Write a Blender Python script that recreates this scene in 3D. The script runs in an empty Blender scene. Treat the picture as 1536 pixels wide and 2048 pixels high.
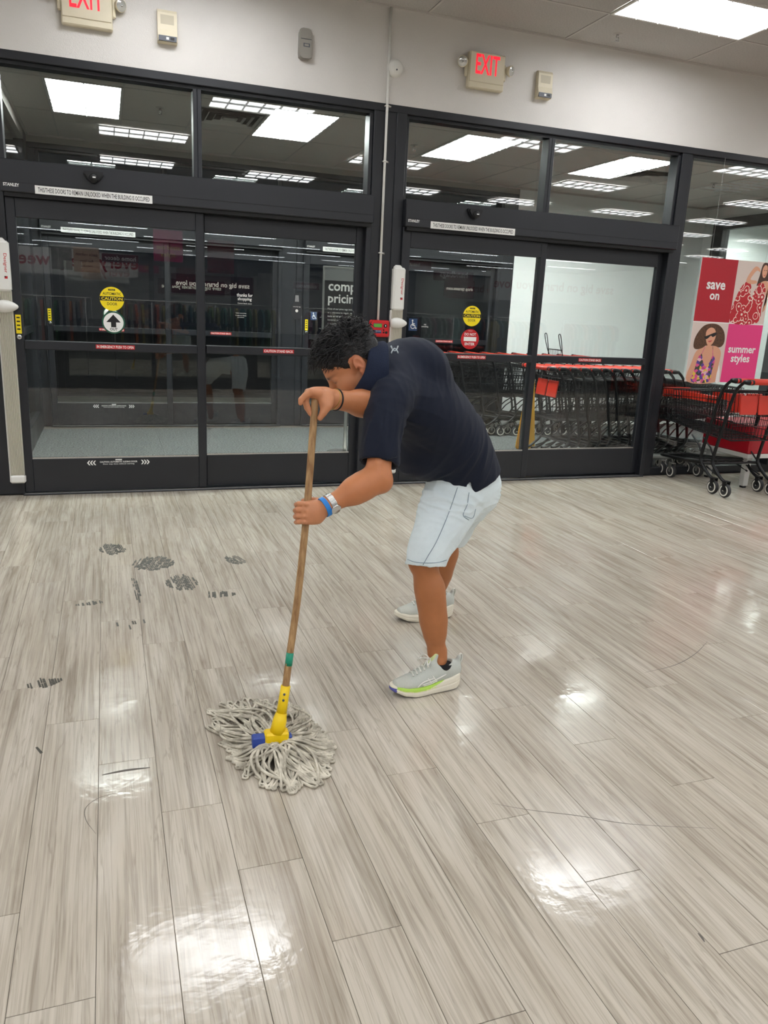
import bpy, math, random
import numpy as np
from mathutils import Vector, Matrix
from mathutils.bvhtree import BVHTree

# ------------------------------------------------------------------ camera, world, exposure
SC = bpy.context.scene
COL = SC.collection
random.seed(7)
CAM_H = 1.475
FPX = 1538.0
PITCH, ROLL, YAW = (math.radians(a) for a in (14.63, 2.755, 19.995))


def cam_axes():
    cy, sy, cp, sp = math.cos(YAW), math.sin(YAW), math.cos(PITCH), math.sin(PITCH)
    f = np.array([sy * cp, cy * cp, -sp])
    rt = np.array([cy, -sy, 0.0])
    up = np.cross(rt, f)
    cr, sr = math.cos(ROLL), math.sin(ROLL)
    return np.array([cr * rt + sr * up, -sr * rt + cr * up, f])


AX = cam_axes()
cam_data = bpy.data.cameras.new('camera')
cam = bpy.data.objects.new('camera', cam_data)
COL.objects.link(cam)
cam_data.sensor_fit = 'VERTICAL'
cam_data.sensor_height = 36.0
cam_data.sensor_width = 27.0
cam_data.lens = FPX / 2048.0 * 36.0
cam_data.clip_start = 0.05
cam_data.clip_end = 200
R_, U_, F_ = AX
cam.matrix_world = Matrix(((R_[0], U_[0], -F_[0], 0), (R_[1], U_[1], -F_[1], 0), (R_[2], U_[2], -F_[2], CAM_H), (0, 0, 0, 1)))
SC.camera = cam

world = bpy.data.worlds.new('night')
SC.world = world
world.use_nodes = True
world.node_tree.nodes['Background'].inputs[0].default_value = (0.010, 0.012, 0.016, 1)
world.node_tree.nodes['Background'].inputs[1].default_value = 0.6
SC.view_settings.view_transform = 'Standard'
SC.view_settings.look = 'None'
SC.view_settings.gamma = 1.0
SC.view_settings.use_curve_mapping = False
SC.view_settings.exposure = 0.12
LAMP = 13.5            # radiance of the fluorescent troffers
SC.cycles.max_bounces = 7
SC.cycles.diffuse_bounces = 3
SC.cycles.glossy_bounces = 3
SC.cycles.transmission_bounces = 6
SC.cycles.transparent_max_bounces = 12
SC.cycles.adaptive_threshold = 0.02
SC.cycles.use_light_tree = False
SC.cycles.caustics_reflective = False
SC.cycles.caustics_refractive = False
SC.cycles.sample_clamp_indirect = 6.0


def W(u, v, y):
    """The point of the vertical plane y (metres into the shop) that lies on the sight line of a point measured in the photograph."""
    d = AX.T @ np.array([(u - 768) / FPX, -(v - 1024) / FPX, 1.0])
    t = y / d[1]
    return np.array([t * d[0], y, CAM_H + t * d[2]])


def Z(u, v, z=0.0):
    """The same for a horizontal plane."""
    d = AX.T @ np.array([(u - 768) / FPX, -(v - 1024) / FPX, 1.0])
    t = (z - CAM_H) / d[2]
    return np.array([t * d[0], t * d[1], z])


# ------------------------------------------------------------------ materials
MATS = {}


def lin(c):
    return tuple(((x / 255) / 12.92 if x / 255 <= 0.04045 else ((x / 255 + 0.055) / 1.055) ** 2.4) for x in c)


def nodes_of(name):
    m = bpy.data.materials.new(name)
    m.use_nodes = True
    nt = m.node_tree
    return m, nt, nt.nodes['Principled BSDF'], nt.nodes, nt.links


def pm(name, rgb, rough=0.5, metal=0.0, spec=0.5, emit=0.0, emit_rgb=None, var=0.0, var_scale=8.0, bump=0.0, bump_scale=60.0,
       sss=0.0, coat=0.0, sheen=0.0, stretch=None, detail=3.0, rvar=0.0):
    """A procedural Principled material: rgb in sRGB 0-255, slight noise variation and fine relief."""
    if name in MATS:
        return MATS[name]
    m, nt, b, N, L = nodes_of(name)
    c = lin(rgb)
    b.inputs['Base Color'].default_value = (*c, 1)
    b.inputs['Roughness'].default_value = rough
    b.inputs['Metallic'].default_value = metal
    b.inputs['Specular IOR Level'].default_value = spec
    if coat:
        b.inputs['Coat Weight'].default_value = coat
        b.inputs['Coat Roughness'].default_value = 0.1
    if sheen:
        b.inputs['Sheen Weight'].default_value = sheen
    if sss:
        b.inputs['Subsurface Weight'].default_value = sss
        b.inputs['Subsurface Radius'].default_value = (0.012, 0.005, 0.003)
        b.inputs['Subsurface Scale'].default_value = 1.0
    if emit:
        b.inputs['Emission Color'].default_value = (*lin(emit_rgb or rgb), 1)
        b.inputs['Emission Strength'].default_value = emit
    tc = N.new('ShaderNodeTexCoord')
    mp = N.new('ShaderNodeMapping')
    if stretch:
        mp.inputs['Scale'].default_value = stretch
    L.new(tc.outputs['Object'], mp.inputs['Vector'])
    if var or rvar:
        n = N.new('ShaderNodeTexNoise')
        n.inputs['Scale'].default_value = var_scale
        n.inputs['Detail'].default_value = detail
        L.new(mp.outputs['Vector'], n.inputs['Vector'])
        if var:
            r = N.new('ShaderNodeValToRGB')
            r.color_ramp.elements[0].position = 0.3
            r.color_ramp.elements[1].position = 0.7
            r.color_ramp.elements[0].color = (*[x * (1 - var) for x in c], 1)
            r.color_ramp.elements[1].color = (*[min(1, x * (1 + var)) for x in c], 1)
            L.new(n.outputs['Fac'], r.inputs['Fac'])
            L.new(r.outputs['Color'], b.inputs['Base Color'])
        if rvar:
            mr = N.new('ShaderNodeMapRange')
            mr.inputs['To Min'].default_value = max(0.02, rough - rvar)
            mr.inputs['To Max'].default_value = rough + rvar
            L.new(n.outputs['Fac'], mr.inputs['Value'])
            L.new(mr.outputs['Result'], b.inputs['Roughness'])
    if bump:
        n2 = N.new('ShaderNodeTexNoise')
        n2.inputs['Scale'].default_value = bump_scale
        n2.inputs['Detail'].default_value = 4.0
        L.new(mp.outputs['Vector'], n2.inputs['Vector'])
        bp = N.new('ShaderNodeBump')
        bp.inputs['Strength'].default_value = bump
        bp.inputs['Distance'].default_value = 0.01
        L.new(n2.outputs['Fac'], bp.inputs['Height'])
        L.new(bp.outputs['Normal'], b.inputs['Normal'])
    MATS[name] = m
    return m


def glass_mat(name='window_glass', tint=(0.955, 0.975, 0.965)):
    """Plain float glass: straight-through transmission plus a Fresnel mirror on each face."""
    if name in MATS:
        return MATS[name]
    m, nt, b, N, L = nodes_of(name)
    N.remove(b)
    out = N['Material Output']
    g = N.new('ShaderNodeNewGeometry')
    mr = N.new('ShaderNodeMapRange')
    mr.inputs['To Min'].default_value = 1.66
    mr.inputs['To Max'].default_value = 1 / 1.66
    L.new(g.outputs['Backfacing'], mr.inputs['Value'])
    fr = N.new('ShaderNodeFresnel')
    L.new(mr.outputs['Result'], fr.inputs['IOR'])
    t = N.new('ShaderNodeBsdfTransparent')
    t.inputs['Color'].default_value = (*tint, 1)
    gl = N.new('ShaderNodeBsdfGlossy')
    gl.inputs['Roughness'].default_value = 0.0
    mx = N.new('ShaderNodeMixShader')
    L.new(fr.outputs['Fac'], mx.inputs['Fac'])
    L.new(t.outputs[0], mx.inputs[1])
    L.new(gl.outputs[0], mx.inputs[2])
    L.new(mx.outputs[0], out.inputs['Surface'])
    MATS[name] = m
    return m


# ------------------------------------------------------------------ mesh building
TEXT_CACHE = {}


def text_mesh(body, bold, res=2):
    key = (body, bold, res)
    if key not in TEXT_CACHE:
        cu = bpy.data.curves.new('lettering', 'FONT')
        cu.body = body
        cu.size = 1.0
        cu.align_x = 'CENTER'
        cu.align_y = 'CENTER'
        cu.resolution_u = res
        cu.offset = bold
        cu.fill_mode = 'FRONT'
        o = bpy.data.objects.new('lettering', cu)
        COL.objects.link(o)
        dg = bpy.context.evaluated_depsgraph_get()
        me = o.evaluated_get(dg).to_mesh()
        v = [(p.co.x, p.co.y) for p in me.vertices]
        f = [tuple(p.vertices) for p in me.polygons]
        o.evaluated_get(dg).to_mesh_clear()
        COL.objects.unlink(o)
        bpy.data.objects.remove(o)
        a = np.array(v) if v else np.zeros((1, 2))
        TEXT_CACHE[key] = (a - (a.max(0) + a.min(0)) / 2, f, a.max(0) - a.min(0))
    return TEXT_CACHE[key]


class MB:
    """Collects shapes into one mesh; build() links them as ONE mesh object."""

    def __init__(self):
        self.v, self.f, self.m, self.mats = [], [], [], []
        self.s = []

    def mi(self, mat):
        if mat not in self.mats:
            self.mats.append(mat)
        return self.mats.index(mat)

    def add(self, v, f, mat, smooth=False):
        o = len(self.v)
        self.v.extend(map(tuple, v))
        i = self.mi(mat)
        for q in f:
            self.f.append(tuple(o + k for k in q))
            self.m.append(i)
            self.s.append(smooth)
        return self

    def box(self, lo, hi, mat, bev=0.0, rot=None, piv=None):
        x0, y0, z0 = lo
        x1, y1, z1 = hi
        if bev:
            bx = min(bev, (x1 - x0) / 2.01, (y1 - y0) / 2.01, (z1 - z0) / 2.01)
            v, idx = [], {}
            for sx in (0, 1):
                for sy in (0, 1):
                    for sz in (0, 1):
                        X, Y, Zz = (x0, x1)[sx], (y0, y1)[sy], (z0, z1)[sz]
                        dx, dy, dz = bx * (1 - 2 * sx), bx * (1 - 2 * sy), bx * (1 - 2 * sz)
                        idx[sx, sy, sz] = len(v)
                        v += [(X, Y + dy, Zz + dz), (X + dx, Y, Zz + dz), (X + dx, Y + dy, Zz)]
            f = []
            for ax in range(3):
                for s in (0, 1):
                    o1, o2 = [a for a in range(3) if a != ax]
                    q = []
                    for a, b in ((0, 0), (1, 0), (1, 1), (0, 1)):
                        k = [0, 0, 0]
                        k[ax] = s
                        k[o1] = a
                        k[o2] = b
                        q.append(idx[tuple(k)] + ax)
                    f.append(q)
            for ax in range(3):
                o1, o2 = [a for a in range(3) if a != ax]
                for a in (0, 1):
                    for b in (0, 1):
                        k0, k1 = [0, 0, 0], [0, 0, 0]
                        for k in (k0, k1):
                            k[o1], k[o2] = a, b
                        k1[ax] = 1
                        i0, i1 = idx[tuple(k0)], idx[tuple(k1)]
                        f.append((i0 + o1, i1 + o1, i1 + o2, i0 + o2))
            for k, i in idx.items():
                f.append((i, i + 1, i + 2))
        else:
            v = [(x0, y0, z0), (x1, y0, z0), (x1, y1, z0), (x0, y1, z0), (x0, y0, z1), (x1, y0, z1), (x1, y1, z1), (x0, y1, z1)]
            f = [(0, 3, 2, 1), (4, 5, 6, 7), (0, 1, 5, 4), (1, 2, 6, 5), (2, 3, 7, 6), (3, 0, 4, 7)]
        if rot is not None:
            p = Vector(piv) if piv is not None else Vector(((x0 + x1) / 2, (y0 + y1) / 2, (z0 + z1) / 2))
            v = [tuple(rot @ (Vector(q) - p) + p) for q in v]
        return self.add(v, f, mat)

    def tube(self, pts, r, mat, n=8, closed=False, caps=True, smooth=True, flat=1.0, ref=None):
        """A swept tube; r a number or one per point; flat squashes it along its binormal."""
        P = [np.array(p, float) for p in pts]
        k = len(P)
        rr = [r] * k if np.isscalar(r) else list(r)
        T = []
        for i in range(k):
            a = P[(i - 1) % k] if (i > 0 or closed) else P[0]
            b = P[(i + 1) % k] if (i < k - 1 or closed) else P[-1]
            d = b - a
            T.append(d / (np.linalg.norm(d) + 1e-12))
        u = np.array(ref if ref is not None else ((0, 0, 1) if abs(T[0][2]) < 0.9 else (1, 0, 0)), float)
        v, f = [], []
        for i in range(k):
            u = u - T[i] * (u @ T[i])
            u /= np.linalg.norm(u) + 1e-12
            w = np.cross(T[i], u)
            for j in range(n):
                a = 2 * math.pi * j / n
                v.append(P[i] + rr[i] * (math.cos(a) * u + flat * math.sin(a) * w))
        for i in range(k if closed else k - 1):
            i2 = (i + 1) % k
            for j in range(n):
                f.append((i * n + j, i * n + (j + 1) % n, i2 * n + (j + 1) % n, i2 * n + j))
        if caps and not closed:
            f.append(tuple(range(n - 1, -1, -1)))
            f.append(tuple((k - 1) * n + j for j in range(n)))
        return self.add(v, f, mat, smooth)

    def cyl(self, a, b, r, mat, n=16, r2=None, smooth=True):
        return self.tube([a, b], [r, r if r2 is None else r2], mat, n, smooth=smooth)

    def lathe(self, prof, mat, c=(0, 0, 0), axis=(0, 0, 1), n=24, smooth=True, mats=None):
        """prof: (radius, height) pairs along the axis."""
        a = np.array(axis, float)
        a /= np.linalg.norm(a)
        u = np.cross(a, (0, 0, 1) if abs(a[2]) < 0.9 else (1, 0, 0))
        u /= np.linalg.norm(u)
        w = np.cross(a, u)
        c = np.array(c, float)
        v, f = [], []
        for r, h in prof:
            for j in range(n):
                t = 2 * math.pi * j / n
                v.append(c + a * h + max(r, 1e-5) * (math.cos(t) * u + math.sin(t) * w))
        for i in range(len(prof) - 1):
            for j in range(n):
                f.append((i * n + j, i * n + (j + 1) % n, (i + 1) * n + (j + 1) % n, (i + 1) * n + j))
        return self.add(v, f, mat, smooth)

    def poly(self, pts, mat):
        return self.add(pts, [tuple(range(len(pts)))], mat)

    def prism(self, pts2, o, eu, ev, en, t, mat, smooth=False):
        """Extrude a 2-D outline: o + x*eu + y*ev, thickness t along en."""
        o, eu, ev, en = (np.array(a, float) for a in (o, eu, ev, en))
        k = len(pts2)
        v = [o + x * eu + y * ev for x, y in pts2] + [o + x * eu + y * ev + t * en for x, y in pts2]
        f = [tuple(range(k - 1, -1, -1)), tuple(range(k, 2 * k))]
        f += [(i, (i + 1) % k, k + (i + 1) % k, k + i) for i in range(k)]
        return self.add(v, f, mat, smooth)

    def flat(self, pts2, o, eu, ev, mat):
        o, eu, ev = (np.array(a, float) for a in (o, eu, ev))
        return self.add([o + x * eu + y * ev for x, y in pts2], [tuple(range(len(pts2)))], mat)

    def text(self, body, o, eu, ev, mat, height=None, width=None, bold=0.0, mirror=False):
        """Flat lettering centred at o; scaled to a width and/or cap height."""
        a, f, ext = text_mesh(body, bold)
        sx = sy = None
        if height:
            sy = height / ext[1]
        if width:
            sx = width / ext[0]
        sx = sx or sy
        sy = sy or sx
        o, eu, ev = (np.array(q, float) for q in (o, eu, ev))
        return self.add([o + x * sx * eu + y * sy * ev for x, y in a], f, mat)

    def build(self, name, parent=None, loc=None, smooth=None, **props):
        me = bpy.data.meshes.new(name)
        me.from_pydata([tuple(float(c) for c in p) for p in self.v], [], self.f)
        for m in self.mats:
            me.materials.append(m)
        me.polygons.foreach_set('material_index', self.m)
        me.polygons.foreach_set('use_smooth', [bool(s) if smooth is None else smooth for s in self.s])
        me.update()
        o = bpy.data.objects.new(name, me)
        COL.objects.link(o)
        if loc is not None:
            o.location = loc
        if parent is not None:
            o.parent = parent
        for k, val in props.items():
            o[k] = val
        return o


def empty(name, loc=(0, 0, 0), rz=0.0, parent=None, **props):
    o = bpy.data.objects.new(name, None)
    o.empty_display_size = 0.1
    COL.objects.link(o)
    o.location = loc
    o.rotation_euler = (0, 0, rz)
    if parent is not None:
        o.parent = parent
    for k, val in props.items():
        o[k] = val
    return o


def copy_tree(o, parent=None):
    c = o.copy()
    COL.objects.link(c)
    c.parent = parent
    for ch in o.children:
        copy_tree(ch, c)
    return c


def spline(pts, sub=6, closed=False):
    """Catmull-Rom through points of any dimension."""
    P = np.array(pts, float)
    k = len(P)
    out = []
    for i in range(k if closed else k - 1):
        p0 = P[(i - 1) % k] if closed or i > 0 else 2 * P[0] - P[1]
        p1, p2 = P[i], P[(i + 1) % k]
        p3 = P[(i + 2) % k] if closed or i < k - 2 else 2 * P[-1] - P[-2]
        for j in range(sub):
            t = j / sub
            out.append(0.5 * ((2 * p1) + (p2 - p0) * t + (2 * p0 - 5 * p1 + 4 * p2 - p3) * t * t + (3 * p1 - p0 - 3 * p2 + p3) * t ** 3))
    if not closed:
        out.append(P[-1])
    return np.array(out)


EX, EY, EZ = (1, 0, 0), (0, 1, 0), (0, 0, 1)


def circle(r, n=28, cx=0.0, cy=0.0, a0=0.0, a1=2 * math.pi):
    full = abs(a1 - a0 - 2 * math.pi) < 1e-6
    k = n if full else n + 1
    return [(cx + r * math.cos(a0 + (a1 - a0) * i / n), cy + r * math.sin(a0 + (a1 - a0) * i / n)) for i in range(k)]


def rect(x0, y0, x1, y1):
    return [(x0, y0), (x1, y0), (x1, y1), (x0, y1)]

# ------------------------------------------------------------------ the room: floor, ceiling, walls
Y0 = 6.255            # inner face of the storefront
Y1 = 9.66             # the street doors at the far side of the vestibule
XL, XR = -9.0, 22.0   # shop
YB = -30.0
CZ = 3.71             # shop ceiling
VZ = 3.12             # vestibule ceiling
VX0, VX1 = -0.72, 8.25


def wood_floor_mat(name, plank=True):
    m, nt, b, N, L = nodes_of(name)
    tc = N.new('ShaderNodeTexCoord')
    oi = N.new('ShaderNodeObjectInfo')
    add = N.new('ShaderNodeVectorMath')
    add.operation = 'MULTIPLY_ADD'
    comb = N.new('ShaderNodeCombineXYZ')
    L.new(oi.outputs['Random'], comb.inputs[0])
    L.new(oi.outputs['Random'], comb.inputs[1])
    L.new(oi.outputs['Random'], comb.inputs[2])
    L.new(comb.outputs[0], add.inputs[0])
    add.inputs[1].default_value = (37, 91, 53)
    L.new(tc.outputs['Object'], add.inputs[2])

    def nz(scale, sx, sy, detail, dist, rough=0.6):
        mp = N.new('ShaderNodeMapping')
        mp.inputs['Scale'].default_value = (sx, sy, 1)
        L.new(add.outputs[0], mp.inputs['Vector'])
        n = N.new('ShaderNodeTexNoise')
        n.inputs['Scale'].default_value = scale
        n.inputs['Detail'].default_value = detail
        n.inputs['Roughness'].default_value = rough
        n.inputs['Distortion'].default_value = dist
        L.new(mp.outputs[0], n.inputs['Vector'])
        return n

    def ramp(src, stops):
        r = N.new('ShaderNodeValToRGB')
        while len(r.color_ramp.elements) < len(stops):
            r.color_ramp.elements.new(0.5)
        for e, (p, c) in zip(r.color_ramp.elements, stops):
            e.position = p
            e.color = (*lin(c), 1)
        L.new(src, r.inputs['Fac'])
        return r

    def mix(kind, a, bb, fac=1.0):
        x = N.new('ShaderNodeMix')
        x.data_type = 'RGBA'
        x.blend_type = kind
        if isinstance(fac, float):
            x.inputs['Factor'].default_value = fac
        else:
            L.new(fac, x.inputs['Factor'])
        L.new(a, x.inputs['A'])
        L.new(bb, x.inputs['B'])
        return x.outputs['Result']

    broad = ramp(nz(2.0, 2.6, 0.40, 6, 1.6).outputs['Fac'], [(0.28, (186, 175, 160)), (0.46, (203, 193, 177)), (0.60, (210, 201, 186)), (0.78, (225, 217, 203))])
    streak = ramp(nz(3.2, 7, 0.26, 6, 1.5, 0.55).outputs['Fac'], [(0.32, (160, 151, 143)), (0.44, (228, 225, 221)), (0.54, (255, 255, 255)), (0.9, (255, 255, 255))])
    fine = ramp(nz(9.0, 14, 0.25, 5, 0.5).outputs['Fac'], [(0.40, (186, 180, 175)), (0.52, (255, 255, 255))])
    lightst = ramp(nz(3.0, 12, 0.2, 4, 0.8).outputs['Fac'], [(0.60, (0, 0, 0)), (0.74, (120, 120, 118))])
    vein = ramp(nz(3.0, 6.5, 0.24, 5, 1.8, 0.5).outputs['Fac'], [(0.478, (255, 255, 255)), (0.497, (168, 158, 149)), (0.503, (168, 158, 149)), (0.522, (255, 255, 255))])
    c = mix('MULTIPLY', broad.outputs[0], streak.outputs[0], 0.44)
    c = mix('MULTIPLY', c, fine.outputs[0], 0.32)
    c = mix('MULTIPLY', c, vein.outputs[0], 0.28)
    c = mix('SCREEN', c, lightst.outputs[0], 0.5)
    tone = N.new('ShaderNodeMapRange')
    tone.inputs['To Min'].default_value = 0.875
    tone.inputs['To Max'].default_value = 0.915
    L.new(oi.outputs['Random'], tone.inputs['Value'])
    hsv = N.new('ShaderNodeHueSaturation')
    L.new(c, hsv.inputs['Color'])
    L.new(tone.outputs[0], hsv.inputs['Value'])
    L.new(hsv.outputs[0], b.inputs['Base Color'])
    # worn wax: patchy gloss over the whole floor, from world position
    geo = N.new('ShaderNodeNewGeometry')
    pn = N.new('ShaderNodeTexNoise')
    pn.inputs['Scale'].default_value = 2.6
    pn.inputs['Detail'].default_value = 4
    pn.inputs['Roughness'].default_value = 0.5
    L.new(geo.outputs['Position'], pn.inputs['Vector'])
    rr = N.new('ShaderNodeMapRange')
    rr.inputs['From Min'].default_value = 0.35
    rr.inputs['From Max'].default_value = 0.65
    rr.inputs['To Min'].default_value = 0.07
    rr.inputs['To Max'].default_value = 0.24
    L.new(pn.outputs['Fac'], rr.inputs['Value'])
    L.new(rr.outputs[0], b.inputs['Roughness'])
    b.inputs['Specular IOR Level'].default_value = 0.55
    bn = N.new('ShaderNodeTexNoise')
    bn.inputs['Scale'].default_value = 16
    bn.inputs['Detail'].default_value = 4
    L.new(geo.outputs['Position'], bn.inputs['Vector'])
    bp = N.new('ShaderNodeBump')
    bp.inputs['Strength'].default_value = 0.10
    bp.inputs['Distance'].default_value = 0.01
    L.new(bn.outputs['Fac'], bp.inputs['Height'])
    L.new(bp.outputs['Normal'], b.inputs['Normal'])
    return m


M_wood = wood_floor_mat('vinyl_plank')
M_joint = pm('plank_joint', (92, 85, 77), 0.7)
M_wall = pm('painted_wall', (222, 218, 213), 0.55, var=0.03, var_scale=2.0, bump=0.25, bump_scale=140)
M_black = pm('black_aluminium', (30, 32, 37), 0.38, spec=0.5, var=0.10, var_scale=3.0, rvar=0.06)
M_blackmat = pm('black_rubber', (18, 19, 21), 0.6)
M_glass = glass_mat()
M_white = pm('white_paint', (232, 230, 225), 0.45)
M_tile = pm('acoustic_tile', (196, 193, 189), 0.85, var=0.12, var_scale=90, bump=0.5, bump_scale=160, detail=6)
M_grid = pm('ceiling_grid', (205, 201, 196), 0.45)
M_concrete = pm('pavement', (120, 116, 105), 0.85, var=0.2, var_scale=6, bump=0.3)

PX0, PW, PL = -0.26 - 0.1783 * 5, 0.1783, 1.22
NX = 42
PX1 = PX0 + NX * PW
PY0, PY1 = 0.62, Y0 - 0.02
fl = MB()
fl.box((XL, -1.3, -0.10), (XR, PY0, 0.0), M_wood)
fl.box((XL, YB, -0.10), (XR, -1.3, 0.0), pm('sales_floor_carpet', (58, 58, 54), 0.95, var=0.3, var_scale=30))
fl.box((XL, PY0, -0.10), (PX0, Y0 + 0.16, 0.0), M_wood)
fl.box((PX1, PY0, -0.10), (XR, Y0 + 0.16, 0.0), M_wood)
fl.box((PX0, PY0, -0.10), (PX1, Y0 + 0.16, -0.0025), M_joint)
floor = fl.build('floor', kind='structure', label='greige wood-look vinyl plank floor with worn glossy wax', category='floor')
plank_cache = {}
for k in range(NX):
    x0 = PX0 + k * PW
    ph = (1.465 - 0.305 * (k - 5)) % PL
    y = ph - PL * math.ceil((ph - PY0) / PL)
    while y < PY1:
        a, b = max(y, PY0), min(y + PL, PY1)
        y += PL
        if b - a < 0.01:
            continue
        key = round(b - a, 3)
        if key not in plank_cache:
            q = MB()
            g = 0.0008
            q.box((g, g - 0, -0.0025), (PW - g * 0.6, (b - a) - g, 0.0), M_wood, bev=0.0008)
            plank_cache[key] = q.build('plank', floor, (x0, a, 0))
        else:
            o = plank_cache[key].copy()
            COL.objects.link(o)
            o.location = (x0, a, 0)

# dark ragged dirt left by the door mat, and scuffs
M_dirt = pm('ground_in_dirt', (74, 72, 64), 0.55, var=0.35, var_scale=70)
M_scuff = pm('scuff_line', (92, 85, 78), 0.5)


def smudge(label, outline_c, rx, ry, ang, rows, seed, dens=0.9, bar=0.0072, gap=0.010):
    """Tread-like comb of short bars inside a ragged ellipse."""
    rnd = random.Random(seed)
    q = MB()
    cx, cy = outline_c
    ca, sa = math.cos(ang), math.sin(ang)
    n = int(2 * rx / gap)
    for i in range(n):
        u = -rx + (i + 0.5) * gap
        half = ry * math.sqrt(max(0, 1 - (u / rx) ** 2)) * rnd.uniform(0.75, 1.1)
        if half < 0.004 or rnd.random() > dens:
            continue
        w = bar * rnd.uniform(0.45, 0.85)
        pieces = max(1, int(half / 0.022))
        seg = 2 * half / pieces
        for s in range(pieces):
            if rnd.random() > dens:
                continue
            v0 = -half + s * seg + rnd.uniform(0, 0.003)
            v1 = v0 + seg * rnd.uniform(0.75, 1.02)
            pts = []
            for (uu, vv) in ((u - w, v0), (u + w, v0 + 0.001), (u + w * rnd.uniform(0.6, 1), v1), (u - w * rnd.uniform(0.6, 1), v1 - 0.001)):
                pts.append((cx + ca * uu - sa * vv, cy + sa * uu + ca * vv))
            q.prism(pts, (0, 0, 0.0002), EX, EY, EZ, 0.0004, M_dirt)
    q.build('dirt_smudge', label=label, category='stain', group='ground-in dirt marks on the floor')


for args in [
    ('broad dark tread smudge on the floor farthest from the mop head', (-0.02, 4.74), 0.075, 0.12, 0.15, 0, 1),
    ('largest dark tread smudge in the middle of the row of floor marks', (0.20, 4.42), 0.12, 0.13, -0.25, 0, 2),
    ('leaf-shaped ribbed smudge just in front of the largest floor mark', (0.33, 4.06), 0.085, 0.13, 0.1, 0, 3),
    ('small ribbed smudge on its own towards the mop handle', (0.67, 4.39), 0.055, 0.09, 0.3, 0, 4),
    ('flat thin tread mark beside the leaf-shaped smudge', (0.50, 3.84), 0.095, 0.05, -0.1, 0, 5, 0.55),
    ('narrow smear trailing from the largest floor mark', (0.09, 4.02), 0.022, 0.20, 0.05, 0, 6, 0.75),
    ('short faint tread mark across from the narrow smear, away from the mop', (-0.13, 3.85), 0.07, 0.03, 0.15, 0, 7, 0.8),
    ('lone ribbed oval smudge nearest the frame edge, level with the shoes', (-0.29, 3.02), 0.07, 0.045, 0.2, 0, 8),
    ('speckled rectangular trace in front of the narrow smear', (0.05, 3.53), 0.09, 0.06, 0.1, 0, 9, 0.28),
    ('scattered dark flecks by the small ceiling-light glare', (-0.25, 2.50), 0.035, 0.05, 0.4, 0, 10, 0.3)]:
    smudge(*args)


def scuff(label, pts, r):
    q = MB()
    P = spline([(x, y, 0.0003) for x, y in pts], 6)
    k = len(P)
    rr = [r * (0.25 + 0.75 * math.sin(math.pi * (i + 0.5) / k)) for i in range(k)]
    q.tube(P, rr, M_scuff, 4, smooth=False, flat=1.0)
    o = q.build('scuff_mark', label=label, category='scratch', group='scuffs on the floor')
    o.scale = (1, 1, 0.15)


scuff('hair-thin curved scuff below the small light glare', [Z(245, 1583)[:2], Z(200, 1595)[:2], Z(172, 1615)[:2], Z(172, 1640)[:2], Z(192, 1668)[:2]], 0.0012)
scuff('long thin crack-like scuff crossing the planks in front of the shoes', [Z(985, 1607)[:2], Z(1060, 1620)[:2], Z(1160, 1632)[:2], Z(1260, 1648)[:2], Z(1430, 1657)[:2]], 0.0016)
scuff('pale arc scuff across the glare on the open floor', [Z(1290, 1345)[:2], Z(1350, 1330)[:2], Z(1390, 1308)[:2], Z(1415, 1283)[:2]], 0.0022)
scuff('short black scrape on the floor beside the small light glare', [Z(204, 1550)[:2], Z(250, 1541)[:2], Z(300, 1535)[:2]], 0.0060)
scuff('short dark nick on the planks at the lower frame edge', [Z(1396, 1866)[:2], Z(1403, 1874)[:2], Z(1409, 1884)[:2]], 0.0035)

# walls
wf = MB()
wf.box((XL, Y0, 3.04), (XR, Y0 + 0.15, CZ + 0.05), M_wall)
wf.box((XL, Y0, 0), (-0.98, Y0 + 0.15, 3.04), M_wall)
wf.box((8.03, Y0, 0), (XR, Y0 + 0.15, 3.04), M_wall)
wf.build('wall_front', kind='structure', label='white painted wall above and beside the black storefront', category='wall')
for nm, lo, hi in (('wall_left', (XL - 0.15, YB, 0), (XL, Y0, CZ)), ('wall_right', (XR, YB, 0), (XR + 0.15, Y0, CZ)), ('wall_back', (XL, YB - 0.15, 0), (XR, YB, CZ))):
    MB().box(lo, hi, M_wall).build(nm, kind='structure', label={'wall_left': 'plain white side wall of the shop', 'wall_right': 'plain white side wall of the shop across from it', 'wall_back': 'white rear wall of the shop with red lettering'}[nm], category='wall')

# ceiling: slab, lay-in tiles where they can be seen, tee grid
ce = MB()
ce.box((XL, YB, CZ + 0.02), (XR, Y0, CZ + 0.10), M_tile)
ceiling = ce.build('ceiling', kind='structure', label='suspended ceiling of speckled acoustic tiles', category='ceiling')
TX, TY = 1.22, 0.61
lights_spec = []
yA = 5.325
row = 0
while yA > -9.5:
    off = 0.0 if row % 2 == 0 else 1.22
    x = off - 3.66 * 3
    while x < XR - 1.3:
        if x > XL + 0.1:
            lights_spec.append((x, yA - 0.305))
        x += 3.66 if yA > -1.5 else 2.44
    yA -= 2.44
    row += 1
lit_cells = {(round(x / TX), round((5.63 - y) / TY)) for x, y in lights_spec}
tb = MB()
tb.box((0.008, 0.008, 0.0), (TX - 0.008, TY - 0.008, 0.018), M_tile, bev=0.004)
tile0 = None
for i in range(-3, 7):
    for j in range(0, 6):
        ya = 5.63 - TY * j
        if (i, j) in lit_cells:
            continue
        if tile0 is None:
            tile0 = tb.build('ceiling_tile', ceiling, (i * TX, ya, CZ))
        else:
            o = tile0.copy()
            COL.objects.link(o)
            o.location = (i * TX, ya, CZ)
gr = MB()
for i in range(-7, 18):
    gr.box((i * TX - 0.009, YB, CZ - 0.004), (i * TX + 0.009, Y0, CZ + 0.001), M_grid)
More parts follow.
